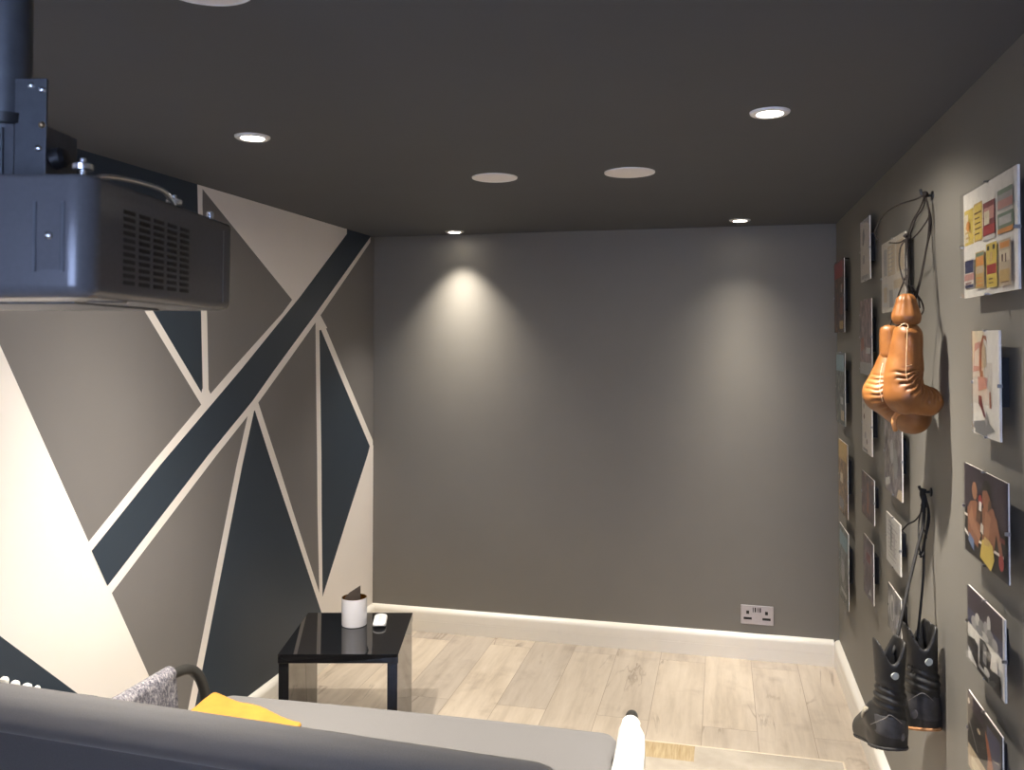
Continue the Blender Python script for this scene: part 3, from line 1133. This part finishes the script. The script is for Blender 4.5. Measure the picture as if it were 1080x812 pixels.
# near column, second: faint tall figure drawing
S = [('cream', rect(.0, .45, .45, 1)), ('pale', rect(.0, .75, .3, .7)), ('pink', [(.02, .60), (.30, .62), (.32, .90), (.10, .88)]), ('pale', [(.06, .66), (.26, .66), (.28, .84), (.10, .80)])]
S += [('rust', [(.28, .60), (.36, .60), (.38, .82), (.46, .93), (.56, .90), (.60, .84), (.55, .95), (.42, .96), (.31, .86)]), ('skin', [(.30, .55), (.42, .56), (.42, .62), (.30, .62)]), ('beige', [(.38, .64), (.56, .66), (.54, .84), (.44, .90), (.38, .80)])]
S += [('pink', [(.24, .42), (.56, .46), (.60, .56), (.22, .56)]), ('maroon', [(.24, .30), (.34, .26), (.46, .17), (.50, .20), (.38, .31), (.36, .38), (.24, .38)]), ('rust', [(.66, .28), (.73, .28), (.70, .44), (.65, .42)])]
S += [('grey', [(.02, .06), (.50, .02), (.85, .08), (.65, .14), (.56, .24), (.48, .16), (.06, .12)]), ('midgrey', [(.48, .16), (.56, .25), (.60, .17), (.54, .10)]), ('grey', [(.10, .02), (.58, .0), (.56, .09), (.12, .09)])]
picture('pale upright print of a faint reddish standing figure, second in the nearest column', 1.884, 2.069, 1.419, 1.642, INK['white'], S)

# near column, third: two boxers, yellow shorts
S = [('plum', rect(.0, 1, .5, 1)), ('black', rect(0, 1, .0, .30)), ('white', [(0, .21), (.16, .16), (.16, .19), (0, .25)]), ('white', [(.25, .19), (.92, .22), (.92, .25), (.25, .22)]), ('pale', [(.0, .40), (.10, .40), (.10, .43), (0, .43)])]
S += [('skin', [(.09, .20), (.34, .13), (.42, .40), (.40, .60), (.30, .64), (.16, .60), (.08, .50)]), ('skin2', ell(.27, .74, .065, .10)), ('skin2', [(.10, .40), (.18, .30), (.38, .22), (.42, .30), (.24, .42), (.20, .56)]), ('blue', [(.10, .14), (.24, .06), (.25, .18), (.12, .24)]), ('brown', [(.30, .42), (.42, .40), (.44, .66), (.34, .62)])]
S += [('skin', [(.45, .26), (.72, .22), (.80, .52), (.72, .66), (.58, .66), (.46, .60)]), ('skin2', [(.50, .34), (.60, .30), (.66, .56), (.54, .60)]), ('skin', [(.70, .62), (.79, .58), (.88, .36), (.92, .22), (.85, .20), (.80, .36)]), ('skin', ell(.56, .72, .09, .13)), ('black', [(.46, .80), (.50, .92), (.62, .93), (.68, .82), (.66, .74), (.58, .82), (.50, .80)]), ('brown', [(.60, .60), (.68, .66), (.68, .74), (.62, .72)])]
S += [('red', ell(.425, .66, .05, .075)), ('white', [(.39, .56), (.45, .56), (.46, .66), (.40, .66)]), ('pale', [(.42, .34), (.49, .32), (.50, .42), (.44, .44)]), ('yellow', [(.41, .06), (.66, .00), (.74, .14), (.70, .28), (.56, .30), (.46, .26)]), ('ochre', [(.50, .22), (.62, .24), (.66, .30), (.52, .32)]), ('red', ell(.89, .17, .055, .08)), ('maroon', rect(.86, .97, .38, .43))]
picture('colour photograph of two boxers, one in yellow shorts, third in the nearest column', 1.844, 2.144, 1.148, 1.344, INK['black'], S)

# near column, fourth: black and white, two halves
S = [('navy', rect(.0, .96, .50, 1)), ('plum', rect(.0, .96, .7, 1)), ('white', rect(0, .96, .33, .485))]
for i, (u, v_, a, b) in enumerate([(.20, .57, .09, .09), (.30, .66, .07, .08), (.42, .60, .10, .11), (.54, .66, .07, .09), (.62, .76, .05, .10), (.66, .60, .10, .10), (.78, .57, .08, .08), (.50, .54, .12, .05), (.36, .54, .1, .05)]):
    S.append((('midgrey', 'lgrey', 'grey')[i % 3], ell(u, v_, a, b)))
S += [('dark', [(.0, .18), (.30, .02), (.36, .30), (.22, .36), (.0, .30)]), ('lgrey', [(.32, .14), (.37, .10), (.40, .40), (.34, .42)]), ('black', [(.36, .12), (.66, .06), (.72, .40), (.52, .48), (.38, .46)]), ('grey', [(.46, .20), (.56, .18), (.56, .42), (.48, .44)]), ('white', [(.66, .22), (.86, .26), (.84, .42), (.70, .42)]), ('black', [(.62, .02), (.94, .0), (.92, .26), (.80, .24), (.66, .20)]), ('lgrey', ell(.57, .12, .08, .05)), ('dark', rect(.3, .62, .0, .06))]
picture('black and white two part picture, pale crowd above dark shapes, fourth in nearest column', 1.873, 2.129, .910, 1.072, INK['lgrey'], S)

# near column, lowest
S = [('beige', rect(.0, .96, .0, .30)), ('cream', rect(.1, .8, .05, .2)), ('black', rect(.0, .96, .33, .95)), ('plum', rect(.0, .5, .8, 1)), ('navy', rect(.6, .96, .4, .9)), ('rust', [(.60, .33), (.80, .33), (.76, .48), (.64, .70), (.55, .80), (.56, .70), (.62, .50)]), ('grey', [(.05, .60), (.30, .36), (.33, .36), (.07, .63)]), ('grey', [(.75, .55), (.94, .62), (.94, .64), (.75, .57)]), ('beige', ell(.36, .66, .05, .03)), ('pale', ell(.05, .88, .03, .04))]
picture('dark photograph with a rust streak over a beige band, lowest in the nearest column', 1.897, 2.137, .667, .834, INK['dark'], S)

# column behind the gloves
S = [('midgrey', rect(.10, .25, .52, .90)), ('beige', rect(.28, .60, .50, .92)), ('cream', rect(.34, .44, .55, .88)), ('beige', rect(.66, .95, .52, .93))] + mk_lines(.30, .58, .55, .9, 6, 'midgrey', .2, 8)
S += [('lgrey', rect(.06, .30, .08, .40)), ('beige', rect(.10, .26, .14, .36)), ('midgrey', rect(.36, .52, .06, .30)), ('lgrey', rect(.56, .74, .12, .36)), ('beige', rect(.56, .95, .30, .42))]
picture('large white print of pale ticket shapes behind the hanging glove laces', 2.763, 3.150, 1.715, 1.950, INK['pale'], S)
mk = murky('dim_crowd_photo', (.06, .05, .055), (.16, .14, .14), (.30, .26, .24), 26)
picture('grey brown photograph of blurred figures directly below the boxing gloves', 2.845, 3.127, 1.124, 1.373, mk,
        [('beige', [(.70, .0), (1, .0), (1, .14), (.80, .12)]), ('midgrey', ell(.45, .55, .10, .16)), ('grey', ell(.66, .42, .12, .2)), ('lgrey', [(.08, .05), (.35, .12), (.30, .2), (.05, .14)])])
S = mk_lines(.14, .86, .12, .92, 9, 'midgrey', .35, 11) + [('grey', [(.30, .3), (.42, .3), (.46, .8), (.36, .82)]), ('midgrey', [(.55, .2), (.68, .25), (.66, .7), (.58, .7)])]
picture('pale grey sketch print beside the bootlace hook, third below the glove laces', 2.879, 3.111, .888, 1.048, INK['lgrey'], S)
mk = murky('grey_portrait_photo', (.05, .05, .055), (.17, .17, .17), (.42, .41, .39), 20, (1, 1, .6))
picture('grey photograph half hidden behind the hanging boots, lowest of its column', 2.882, 3.087, .673, .817, mk, [('lgrey', ell(.35, .55, .16, .3)), ('grey', ell(.36, .5, .11, .22)), ('white', rect(.75, 1, .02, .16))])

# second column from the far corner
S = [('lgrey', rect(.0, 1, .0, 1)), ('pale', rect(.05, .97, .08, .95)), ('grey', [(.22, .60), (.36, .58), (.5, .72), (.40, .88), (.26, .80)]), ('midgrey', rect(.25, .48, .28, .42)), ('midgrey', rect(.1, .8, .03, .09))]
picture('narrow pale print with a dark mark, topmost of the second column from the corner', 3.391, 3.606, 1.852, 2.087, INK['lgrey'], S)
mk = murky('red_brown_group_photo', (.08, .06, .065), (.22, .13, .12), (.36, .26, .24), 24)
picture('reddish group photograph just left of the boxing gloves', 3.372, 3.637, 1.492, 1.778, mk, [('midgrey', rect(.0, 1, .0, .16)), ('rust', [(.1, .3), (.4, .35), (.35, .5), (.1, .48)]), ('lgrey', rect(.55, .9, .28, .36))])
S = [('brown', ell(.22, .62, .07, .05)), ('midgrey', ell(.35, .30, .1, .06)), ('brown', ell(.5, .2, .06, .05)), ('grey', ell(.2, .80, .06, .05)), ('grey', rect(.1, .6, .02, .07))]
picture('white print with a few dark blots partly behind the left boxing glove', 3.382, 3.598, 1.193, 1.411, INK['pale'], S)
mk = murky('dark_ring_photo', (.03, .025, .03), (.10, .06, .06), (.24, .13, .09), 26)
picture('small dark brownish photograph of a figure, fourth down the second column from the corner', 3.347, 3.619, .947, 1.111, mk, [('skin', [(.40, .15), (.58, .12), (.60, .6), (.46, .65)]), ('skin', ell(.52, .74, .06, .09))])
mk = murky('plum_photo', (.05, .04, .05), (.12, .085, .095), (.22, .17, .17), 18, (1, 1, .7))
picture('tall dim plum coloured photograph, lowest of the second column from the corner', 3.376, 3.588, .649, .871, mk, [('maroon', rect(.3, .7, .6, .75)), ('lgrey', [(.5, .06), (.8, .1), (.7, .2)])])

# column at the far corner
mk = murky('red_black_poster', (.012, .010, .012), (.05, .025, .02), (.28, .10, .05), 30)
picture('dark poster with a red top, highest in the column at the far corner', 4.084, 4.414, 1.659, 1.995, mk, [('red', rect(.0, .88, .76, .98)), ('rust', rect(.62, .85, .25, .48)), ('ochre', rect(.55, .9, .05, .16)), ('pale', rect(.7, .8, .55, .66))])
mk = murky('teal_poster', (.02, .025, .025), (.09, .11, .11), (.26, .26, .2), 26)
picture('teal topped poster, second in the column at the far corner', 4.080, 4.369, 1.237, 1.566, mk, [('teal', rect(.02, .9, .74, .97)), ('lgrey', rect(.5, .8, .28, .38)), ('beige', rect(.55, .9, .06, .2))])
mk = murky('yellow_brown_poster', (.05, .035, .02), (.22, .13, .06), (.40, .28, .13), 28)
picture('yellow brown fight poster, third in the column at the far corner', 4.022, 4.302, .832, 1.160, mk, [('ochre', rect(.0, .95, .74, 1)), ('cream', rect(.2, .5, .42, .55)), ('grey', rect(.05, .6, .05, .2))])
mk = murky('grey_green_poster', (.05, .055, .05), (.15, .16, .14), (.28, .28, .24), 24)
picture('grey green poster, lowest in the column at the far corner', 4.017, 4.297, .434, .769, mk, [('teal', rect(.05, .9, .72, .92)), ('midgrey', ell(.4, .4, .2, .16)), ('lgrey', rect(.2, .8, .1, .16))])

# small nail beside the far corner column
tag(MB().tube([(XR, 4.135, 1.995), (XR - .028, 4.125, 1.997)], .003, 8).build('wall_nail', m_black), 'small dark nail sticking out of the right wall near the far corner', 'nail')


# ------------------------------------------------------------------ boxing gloves hanging from their laces
def loc3(t0):
    """local frame for hanging things: photo pixel x, y and extra depth to world, lengths in metres"""
    return lambda x, y, d=0.0: px(x, y, t0 + d)


GS = F_PX / 2.235
G = loc3(2.235)
GO = G(950, 400)


def gl_local(x, y, d=0.0):
    """glove frame: a to the right, b away, c up, metres from GO"""
    w_ = G(x, y, d) - GO
    return (w_.dot(CR), w_.dot(CF), w_.dot(CU))


def g_to_world(p):
    return GO + CR * p[0] + CF * p[1] + CU * p[2]


def front_glove(X, Y, Z):
    L = gl_local
    # wrist column to fist back
    d = sd_cap(X, Y, Z, L(957, 354), L(953, 398), .036, .048, (1, 1.1, 1))
    # fist: fat roll turning towards the wall
    roll_ = sd_cap(X, Y, Z, L(954, 416), L(977, 423), .047, .039, (1, 1.2, 1))
    d = smin(d, roll_, .009)
    d = smin(d, sd_ell(X, Y, Z, L(953, 414), (.046, .060, .055)), .012)
    # crease between column and roll on the palm side
    d = smax(d, -sd_cap(X, Y, Z, L(977, 399, -.02), L(998, 405, -.02), .007, .016, (1, 3, 1)), .008)
    return smax(d, Z - L(0, 341.3)[2], .005)


def fan(X, Y, Z, c, a0, a1, r0, r1, n, amp):
    """leather folds fanning out from the point c between two angles (degrees), r0..r1 long"""
    dx, dz = X - c[0], Z - c[2]
    r = np.sqrt(dx * dx + dz * dz)
    a = np.degrees(np.arctan2(dz, dx)) % 360
    m = np.clip((a - a0) / 12, 0, 1) * np.clip((a1 - a) / 12, 0, 1) * np.clip((r - r0) / .008, 0, 1) * np.clip((r1 - r) / .016, 0, 1)
    m = m * np.clip((c[1] + .01 - Y) / .02, 0, 1)
    ph = a * n / 360 * 2 * PI + 1.3 * np.sin(r * 160)
    return amp * m * (1 - np.abs(np.sin(ph / 2)) ** .6) * 2


def front_body(X, Y, Z):
    d = front_glove(X, Y, Z)
    return d + fan(X, Y, Z, gl_local(974, 386), 180, 318, .014, .098, 34, .0046) + .0006 * np.sin(X * 160 + Z * 90)


def front_cuff(X, Y, Z):
    L = gl_local
    d = sd_cap(X, Y, Z, L(956, 319.5), L(956, 333), .0255, .0365, (1, 1.05, 1))
    d = smax(d, L(0, 342.3)[2] - Z, .005)
    ang = np.arctan2(Y, X - L(956, 0)[0])
    return d + .0016 * np.sin(ang * 9) * np.clip((L(0, 338)[2] - Z) * -30, 0, 1)


def back_body(X, Y, Z):
    L = gl_local
    B = .112
    d = sd_cap(X, Y, Z, L(938, 378, B), L(930, 412, B), .028, .046, (1, 1.1, 1))
    d = smin(d, sd_cap(X, Y, Z, L(931, 418, B), L(958, 436, B), .044, .050, (1, 1.1, 1)), .025)
    d = smin(d, sd_ell(X, Y, Z, L(963, 440, B), (.042, .050, .043)), .02)
    d = d + fan(X, Y, Z, L(945, 404, B), 150, 262, .018, .095, 32, .0027)
    return d


def back_cuff(X, Y, Z):
    L = gl_local
    B = .104
    d = sd_cap(X, Y, Z, L(937.5, 350, B), L(938.5, 372, B), .0235, .0255, (1, 1.05, 1))
    d = smax(d, Z - L(0, 343)[2], .008)
    ang = np.arctan2(Y - B, X - L(938, 0)[0])
    return d + .0012 * np.sin(ang * 8)


def sdf_part(fn, lo, hi, h, to_world, name, mat, root):
    vv_, ff_ = surface_nets(fn, lo, hi, h)
    return MB().add([to_world(v_) for v_ in vv_], ff_).build(name, mat, root, smooth=True)


tg = thing('boxing_glove', 'tan leather boxing glove hanging in front, nearer the viewer, by its laces', 'boxing glove', tuple(G(960, 440)), group='pair of tan boxing gloves')
sdf_part(front_body, (-.085, -.10, -.13), (.13, .10, .16), .0029, g_to_world, 'glove_body', m_leather, tg)
sdf_part(front_cuff, (-.06, -.06, .13), (.08, .06, .25), .0036, g_to_world, 'cuff', m_leather, tg)


def cord(pts, r, name, mat, root, n=8, sm=6):
    return MB().tube(spline(pts, sm), r, n).build(name, mat, root, smooth=True)


cord([G(957, 345, -.041), G(956.5, 360, -.045), G(956, 375, -.050), G(955.5, 392, -.053), G(957, 402, -.055)], .0011, 'seam_thread', m_thread, tg)
cord([G(956, 386, -.0525), G(962, 384.5, -.0475), G(968, 381, -.036)], .0011, 'seam_thread', m_thread, tg)
cord([G(948, 345, -.033), G(953, 341.5, -.037), G(957.5, 343, -.038), G(957, 350, -.043)], .0016, 'seam_thread', m_thread, tg)
tb = thing('boxing_glove', 'tan leather boxing glove hanging behind and lower, to the left', 'boxing glove', tuple(G(938, 460, .095)), group='pair of tan boxing gloves')
sdf_part(back_body, (-.16, -.0, -.19), (.12, .19, .13), .0031, g_to_world, 'glove_body', m_leather, tb)
sdf_part(back_cuff, (-.08, .02, .03), (.03, .16, .18), .0036, g_to_world, 'cuff', m_leather, tb)
ring = MB()
for pts in ([G(948.5, 435, .02), G(944, 439, .02), G(942.5, 446, .022), G(944.5, 454, .028)],):
    ring.tube(spline(pts, 8), [.006] * (8 * 3 + 1), 10)
ring.build('thumb_strap', m_strap, tb, smooth=True)
cord([G(931, 383, .055), G(928.5, 395, .050), G(928, 410, .045), G(931, 424, .045)], .0010, 'seam_thread', m_thread, tb)

# hook and laces of the gloves
HG = on(0, XR, 984, 206)
th = thing('wall_hook', 'dark wall hook high on the right wall holding the boxing glove laces', 'hook', tuple(HG), group='dark hooks on the right wall')
hp = [HG, HG + Vector((-.022, 0, 0)), HG + Vector((-.030, 0, .008)), HG + Vector((-.032, 0, .018))]
MB().tube(spline(hp, 6), .004, 10).build('prong', m_black, th, smooth=True)
MB().lathe([(0, .0), (.012, .0), (.012, .004), (0, .005)], HG, n=20, M3=Matrix.Rotation(-PI / 2, 3, 'Y'), caps=False).build('hook_plate', m_black, th)
hk = HG + Vector((-.020, 0, .003))
tl = thing('glove_laces', 'tangle of thin brown laces looping from the high hook down to the boxing gloves', 'laces', tuple(hk))


def near(x, y, t_):
    return px(x, y, t_)


T0 = (hk - Vector((0, 0, HC))).dot(CF)
lace_paths = [
    [hk, near(982, 235, 2.335), near(977, 262, 2.32), near(972, 290, 2.29), near(966, 315, 2.262)],
    [hk, near(980, 225, 2.33), near(979, 250, 2.33), near(974.5, 275, 2.31), near(969, 300, 2.28), near(962, 318, 2.24)],
    [hk, near(970, 220, 2.34), near(963, 232, 2.34), near(958, 246, 2.33), near(956, 256, 2.32)],
    [hk, near(974, 218, 2.35), near(966, 230, 2.35), near(962, 242, 2.34), near(957.5, 254, 2.32)],
    [hk, near(980, 226, 2.34), near(972, 241, 2.34), near(963, 251, 2.33), near(957, 254, 2.32)],
    [near(956.5, 248, 2.32), near(957, 270, 2.30), near(957.5, 290, 2.27), near(956.5, 312, 2.24)],
    [near(955.5, 250, 2.32), near(955, 270, 2.30), near(955.5, 290, 2.28), near(957.5, 310, 2.24)],
    [near(958, 252, 2.32), near(959, 275, 2.30), near(960, 296, 2.27), near(964, 318, 2.25)],
    [near(954, 254, 2.32), near(949.5, 262, 2.32), near(948.5, 277, 2.30), near(951.5, 292, 2.28), near(957, 303, 2.25)],
    [hk, near(966, 210, 2.40), near(950, 215, 2.46), near(936, 223, 2.52), near(928, 233, 2.56), near(922.5, 245, 2.58), near(926, 254, 2.58)],
    [near(938, 256, 2.42), near(948, 256, 2.36), near(954, 253, 2.33), near(957.5, 251, 2.32)],
    [near(957, 300, 2.25), near(964, 308, 2.26), near(971, 316, 2.28), near(974, 326, 2.29), near(971, 333, 2.28)],
    [near(962, 302, 2.26), near(968, 312, 2.27), near(970, 325, 2.27)],
    [near(956, 290, 2.28), near(948, 310, 2.30), near(942, 330, 2.32), near(938, 348, 2.33)],
]
for i, pth in enumerate(lace_paths):
    cord(pth, .0021 if i not in (0, 1) else .0026, 'lace', m_browncord, tl, 6, 6)
MB().add(*(lambda bm_: ([hk + Vector((v_.co.x * .009, v_.co.y * .012, v_.co.z * .010)) for v_ in bm_.verts], [[v_.index for v_ in f.verts] for f in bm_.faces]))((lambda b: (bmesh.ops.create_icosphere(b, subdivisions=2, radius=1), b.verts.index_update(), b)[2])(bmesh.new()))).build('knot', m_browncord, tl, smooth=True)
kk = near(956.3, 250, 2.32)
MB().tube(spline([kk + CR * -.006, kk + CU * .006, kk + CR * .008, kk - CU * .008, kk - CU * .018], 6), .005, 8).build('knot', m_browncord, tl, smooth=True)

# ------------------------------------------------------------------ boxing boots hanging from their laces
BT = 2.23
BS = F_PX / BT


def boots(name_label, cx_, lean, pts, depth, t_to, loc_px, gum, seed):
    """pts in photo pixels, lengths in metres: heel faces the viewer, toe points away"""
    O_ = px(cx_, 720, BT + depth)
    s_ = BS * BT / (BT + depth)

    def L(x, y, d=0.0):
        w_ = px(x, y, BT + depth + d) - O_
        return (w_.dot(CR), w_.dot(CF), w_.dot(CU))

    def tw(p):
        return O_ + CR * p[0] + CF * p[1] + CU * p[2]
    root = thing('boxing_boot', name_label, 'boot', tuple(tw(L(*loc_px))), group='pair of black boxing boots')
    P = pts

    zs0, zs1 = L(0, P['sole'])[2], L(0, P['toesole'], .19)[2]

    def sole_z(Y):
        return zs0 + (zs1 - zs0) * np.clip(Y, -.05, .26) / .19

    def foot(X, Y, Z):
        d = sd_cap(X, Y, Z, L(*P['top'], .012), L(*P['ankle'], .018), P['rt'] / s_, P['ra'] / s_, (1, 1.12, 1))
        d = smin(d, sd_cap(X, Y, Z, L(*P['ankle'], .018), L(*P['heelc'], .03), P['ra'] / s_, P['rh'] / s_, (1, 1.25, 1)), .02)
        d = smin(d, sd_cap(X, Y, Z, L(*P['heelc'], .03), L(P['heelc'][0], P['sole'] + 14, .03), P['rh'] / s_, P['rh'] / s_ * .97, (1, 1.25, 1)), .006)
        # instep and toe, pointing away
        d = smin(d, sd_cap(X, Y, Z, L(*P['instep'], .06), L(*P['toe'], .175), .033, .036, (1.1, 1, .9)), .03)
        low = sd_cap(X, Y, Z, L(P['instep'][0] + 4, P['instep'][1] + 24, .06), L(P['toe'][0], P['toe'][1] + 7, .175), .036, .035, (1.1, 1, .9))
        return smin(d, low, .016)

    def shaft(X, Y, Z):
        d = foot(X, Y, Z)
        # folds round the ankle
        zr = (P['ankle'][1] - 720) / s_
        fold = np.exp(-((Z + zr) / .035) ** 2)
        d = d + .0026 * fold * np.sin((Z + .25 * X + .1 * Y) * 330 + seed)
        # flat sole
        d = smax(d, sole_z(Y) - Z, .006)
        # cut the top to a collar with a notch at the back and front
        N = (P['notch'] - P['tip']) / s_
        u = np.abs(X - L(P['top'][0], 0)[0]) / (P['rt'] / s_)
        ztop = L(0, P['tip'])[2] - N * np.where(u < .78, np.maximum(.5 + .5 * np.cos(np.minimum(u / .78, 1) * PI), 0) ** .65, 3.2 * (u - .78) ** 2)
        d = smax(d, Z - ztop, .008)
        # hollow
        hol = sd_cap(X, Y, Z, L(P['top'][0], P['tip'] - 30, .012), L(P['ankle'][0] * .3 + P['top'][0] * .7, P['notch'] + 22, .014), (P['rt'] - 4.2) / s_, (P['rt'] - 5.5) / s_, (1, 1.12, 1))
        return smax(d, -hol, .004)
    lo = (min(-.09, L(P['toe'][0], 0, .175)[0] - .07), -.07, min(zs0, zs1) - .03)
    hi = (.13, .26, L(0, P['tip'])[2] + .03)
    sdf_part(shaft, lo, hi, .0042, tw, 'boot_upper', m_boot, root)
    hx, hz = P['heelc']

    # heel counter: stiff cap, cut to a pointed top with rounded sides
    def heel(X, Y, Z):
        d = sd_cap(X, Y, Z, L(*P['ankle'], .018), L(*P['heelc'], .03), P['ra'] / s_, P['rh'] / s_, (1, 1.25, 1)) - .0018
        xx = X - L(P['heelc'][0], 0)[0]
        ztop = L(0, P['htop'])[2] - np.clip(np.abs(xx) - .008, 0, 1) * .42
        d = smax(d, Z - ztop, .003)
        d = smax(d, Y - .035, .003)
        return smax(d, L(0, P['sole'] - 1)[2] - Z, .003)
    sdf_part(heel, lo, hi, .0040, tw, 'heel_counter', m_heel, root)

    # sole under heel and toe
    def sole(X, Y, Z):
        return smax(foot(X, Y, Z) - .0022, np.abs(Z - sole_z(Y) + .0015) - .0048, .002)
    sdf_part(sole, (lo[0] - .02, -.09, min(zs0, zs1) - .03), (.13, .27, max(zs0, zs1) + .03), .0038, tw, 'sole', gum, root)
    # badge
    bx, by, br_ = P['badge']

    def sdist(x, y, rad_t, top_):
        return 0
    k = (by - P['top'][1]) / (P['ankle'][1] - P['top'][1])
    rr = (P['rt'] + (P['ra'] - P['rt']) * k) / s_
    xc = P['top'][0] + (P['ankle'][0] - P['top'][0]) * k
    dxx = (bx - xc) / s_
    yb_ = .012 + .006 * k - 1.12 * math.sqrt(max(rr * rr - dxx * dxx, 1e-6))
    ctr = tw((L(bx, by)[0], yb_ - .0005, L(bx, by)[2]))
    nrm_ = (-CF + CR * (dxx / rr * .8) - CU * .05).normalized()
    MB().lathe([(0, .0025), (br_ / s_, .0022), (br_ / s_, -.004), (0, -.004)], ctr, n=24, M3=nrm_.to_track_quat('Z', 'Y').to_matrix(), caps=False).build('ankle_badge', m_badge, root)
    return root, tw, L


P1 = dict(top=(938.0, 676), ankle=(938.5, 735), heelc=(937, 765), rt=16.6, ra=13.2, rh=18.2, instep=(928, 752), toe=(916, 765), sole=788, toesole=774, tip=674, notch=697, badge=(939.4, 708.6, 3.9), htop=752)
P2 = dict(top=(969.5, 660), ankle=(972.5, 718), heelc=(973, 748), rt=17.4, ra=14.6, rh=17.0, instep=(964, 735), toe=(955, 750), sole=768, toesole=760, tip=657, notch=681, badge=(974, 693.4, 4.0), htop=728)
b1_, tw1, L1 = boots('black worn boxing boot hanging at the left, toe showing beyond its heel', 938, 0, P1, -.045, 0, (938, 788), m_sole, 0.0)
b2_, tw2, L2 = boots('black boxing boot hanging at the right against the wall, with an orange sole edge', 972, 0, P2, .035, 0, (972, 768), m_gum, 1.7)


def tongue(root, tw, pts, name='tongue_panel'):
    a = [tw(p) for p in pts]
    b = [p + CF * .006 for p in a]
    n = len(a)
    MB().add(a + b, [range(n), range(2 * n - 1, n - 1, -1)] + [(i, (i + 1) % n, n + (i + 1) % n, n + i) for i in range(n)]).build(name, m_tongue, root)


# stone coloured side panel between heel and toe, stitching, scuffs and eyelet laces
side = MB()
sp_pts = [((924.5, 739), .004), ((926.0, 752), -.004), ((920, 757), .030), ((917.5, 768), .035)]


def skin_patch(root, fn_pts, mat, name, tw, L, r, n=10):
    """thin raised patch following given points"""
    MB().tube(spline([tw(L(*p)) for p in fn_pts], 6), r, n).build(name, mat, root, smooth=True)


def side_panel(X, Y, Z):
    L = L1
    s_ = BS * BT / (BT - .045)
    P = P1
    d = sd_cap(X, Y, Z, L(*P['ankle'], .018), L(*P['heelc'], .03), P['ra'] / s_, P['rh'] / s_, (1, 1.25, 1))
    d = smin(d, sd_cap(X, Y, Z, L(*P['instep'], .06), L(*P['toe'], .175), .033, .036, (1.1, 1, .9)), .03) - .0032
    band = np.abs((Y - .055) + (Z - L(0, 752)[2]) * .9) - .022
    d = smax(d, band, .003)
    d = smax(d, X - L(924, 0)[0], .003)
    d = smax(d, L(0, 777)[2] - Z, .003)
    return smax(d, Z - L(0, 738)[2], .003)


sdf_part(side_panel, (-.12, -.02, -.13), (.0, .2, .0), .0042, tw1, 'tongue_panel', m_tongue, b1_)
for (root, tw, L, pts) in ((b1_, tw1, L1, [(918, 764, -.012), (925, 761, -.034), (934, 757, -.042), (938, 754, -.041), (944, 757, -.042), (951, 763, -.028)]),
                           (b2_, tw2, L2, [(958, 739, -.018), (966, 734, -.038), (973, 731, -.043), (980, 735, -.038), (986, 741, -.022)])):
    skin_patch(root, pts, m_stitch, 'stitching', tw, L, .0009, 6)
for (root, tw, L, c, rx, rz_) in ((b1_, tw1, L1, (951, 777, -.022), .009, .012), (b2_, tw2, L2, (964, 753, -.0335), .010, .013)):
    bm = bmesh.new()
    bmesh.ops.create_icosphere(bm, subdivisions=3, radius=1)
    o_ = L(*c)
    MB().add([tw((o_[0] + v_.co.x * rx, o_[1] + v_.co.y * .004, o_[2] + v_.co.z * rz_)) for v_ in bm.verts], [[v_.index for v_ in f.verts] for f in bm.faces]).build('scuff', m_scuff, root, smooth=True)
    bm.free()

HB = on(0, XR, 982.5, 519)
th = thing('wall_hook', 'dark wall hook at mid height on the right wall holding the bootlaces', 'hook', tuple(HB), group='dark hooks on the right wall')
hp = [HB, HB + Vector((-.022, 0, 0)), HB + Vector((-.030, 0, .008)), HB + Vector((-.032, 0, .016))]
MB().tube(spline(hp, 6), .004, 10).build('prong', m_black, th, smooth=True)
MB().lathe([(0, .0), (.012, .0), (.012, .004), (0, .005)], HB, n=20, M3=Matrix.Rotation(-PI / 2, 3, 'Y'), caps=False).build('hook_plate', m_black, th)
hb = HB + Vector((-.020, 0, .003))
tl = thing('boot_laces', 'black flat bootlaces hanging from the lower hook down into the boots', 'laces', tuple(hb))
bl = [
    ([hb, near(974, 550, 2.36), near(967, 580, 2.33), near(958, 618, 2.29), near(950, 655, 2.25), near(942, 690, 2.21)], .0045),
    ([hb, near(980, 545, 2.37), near(975, 572, 2.35), near(974, 605, 2.33), near(971, 640, 2.31), near(967, 676, 2.28)], .0034),
    ([hb, near(972, 535, 2.37), near(969, 552, 2.36), near(969, 572, 2.34), near(971.5, 588, 2.34)], .0022),
    ([hb, near(979, 540, 2.37), near(977, 560, 2.36), near(974, 576, 2.35), near(971, 588, 2.34)], .0030),
    ([hb, near(977, 528, 2.38), near(971, 541, 2.40), near(965, 549, 2.43), near(957.5, 553, 2.46), near(951.5, 559, 2.50)], .0022),
    ([near(973, 556, 2.36), near(976, 562, 2.36), near(977, 568, 2.36)], .0022),
    ([near(969, 584, 2.34), near(972.5, 586, 2.33), near(974, 582, 2.34)], .0022),
]
for pth, r in bl:
    cord(pth, r, 'lace', m_blackcord, tl, 8, 6)
MB().tube(spline([hb + Vector((0, 0, .006)), hb + CR * -.004 + Vector((0, 0, -.01)), hb + CR * .002 + Vector((0, 0, -.03)), hb + CR * -.002 + Vector((0, 0, -.045))], 6), [.008] * 19, 10).build('knot', m_blackcord, tl, smooth=True)
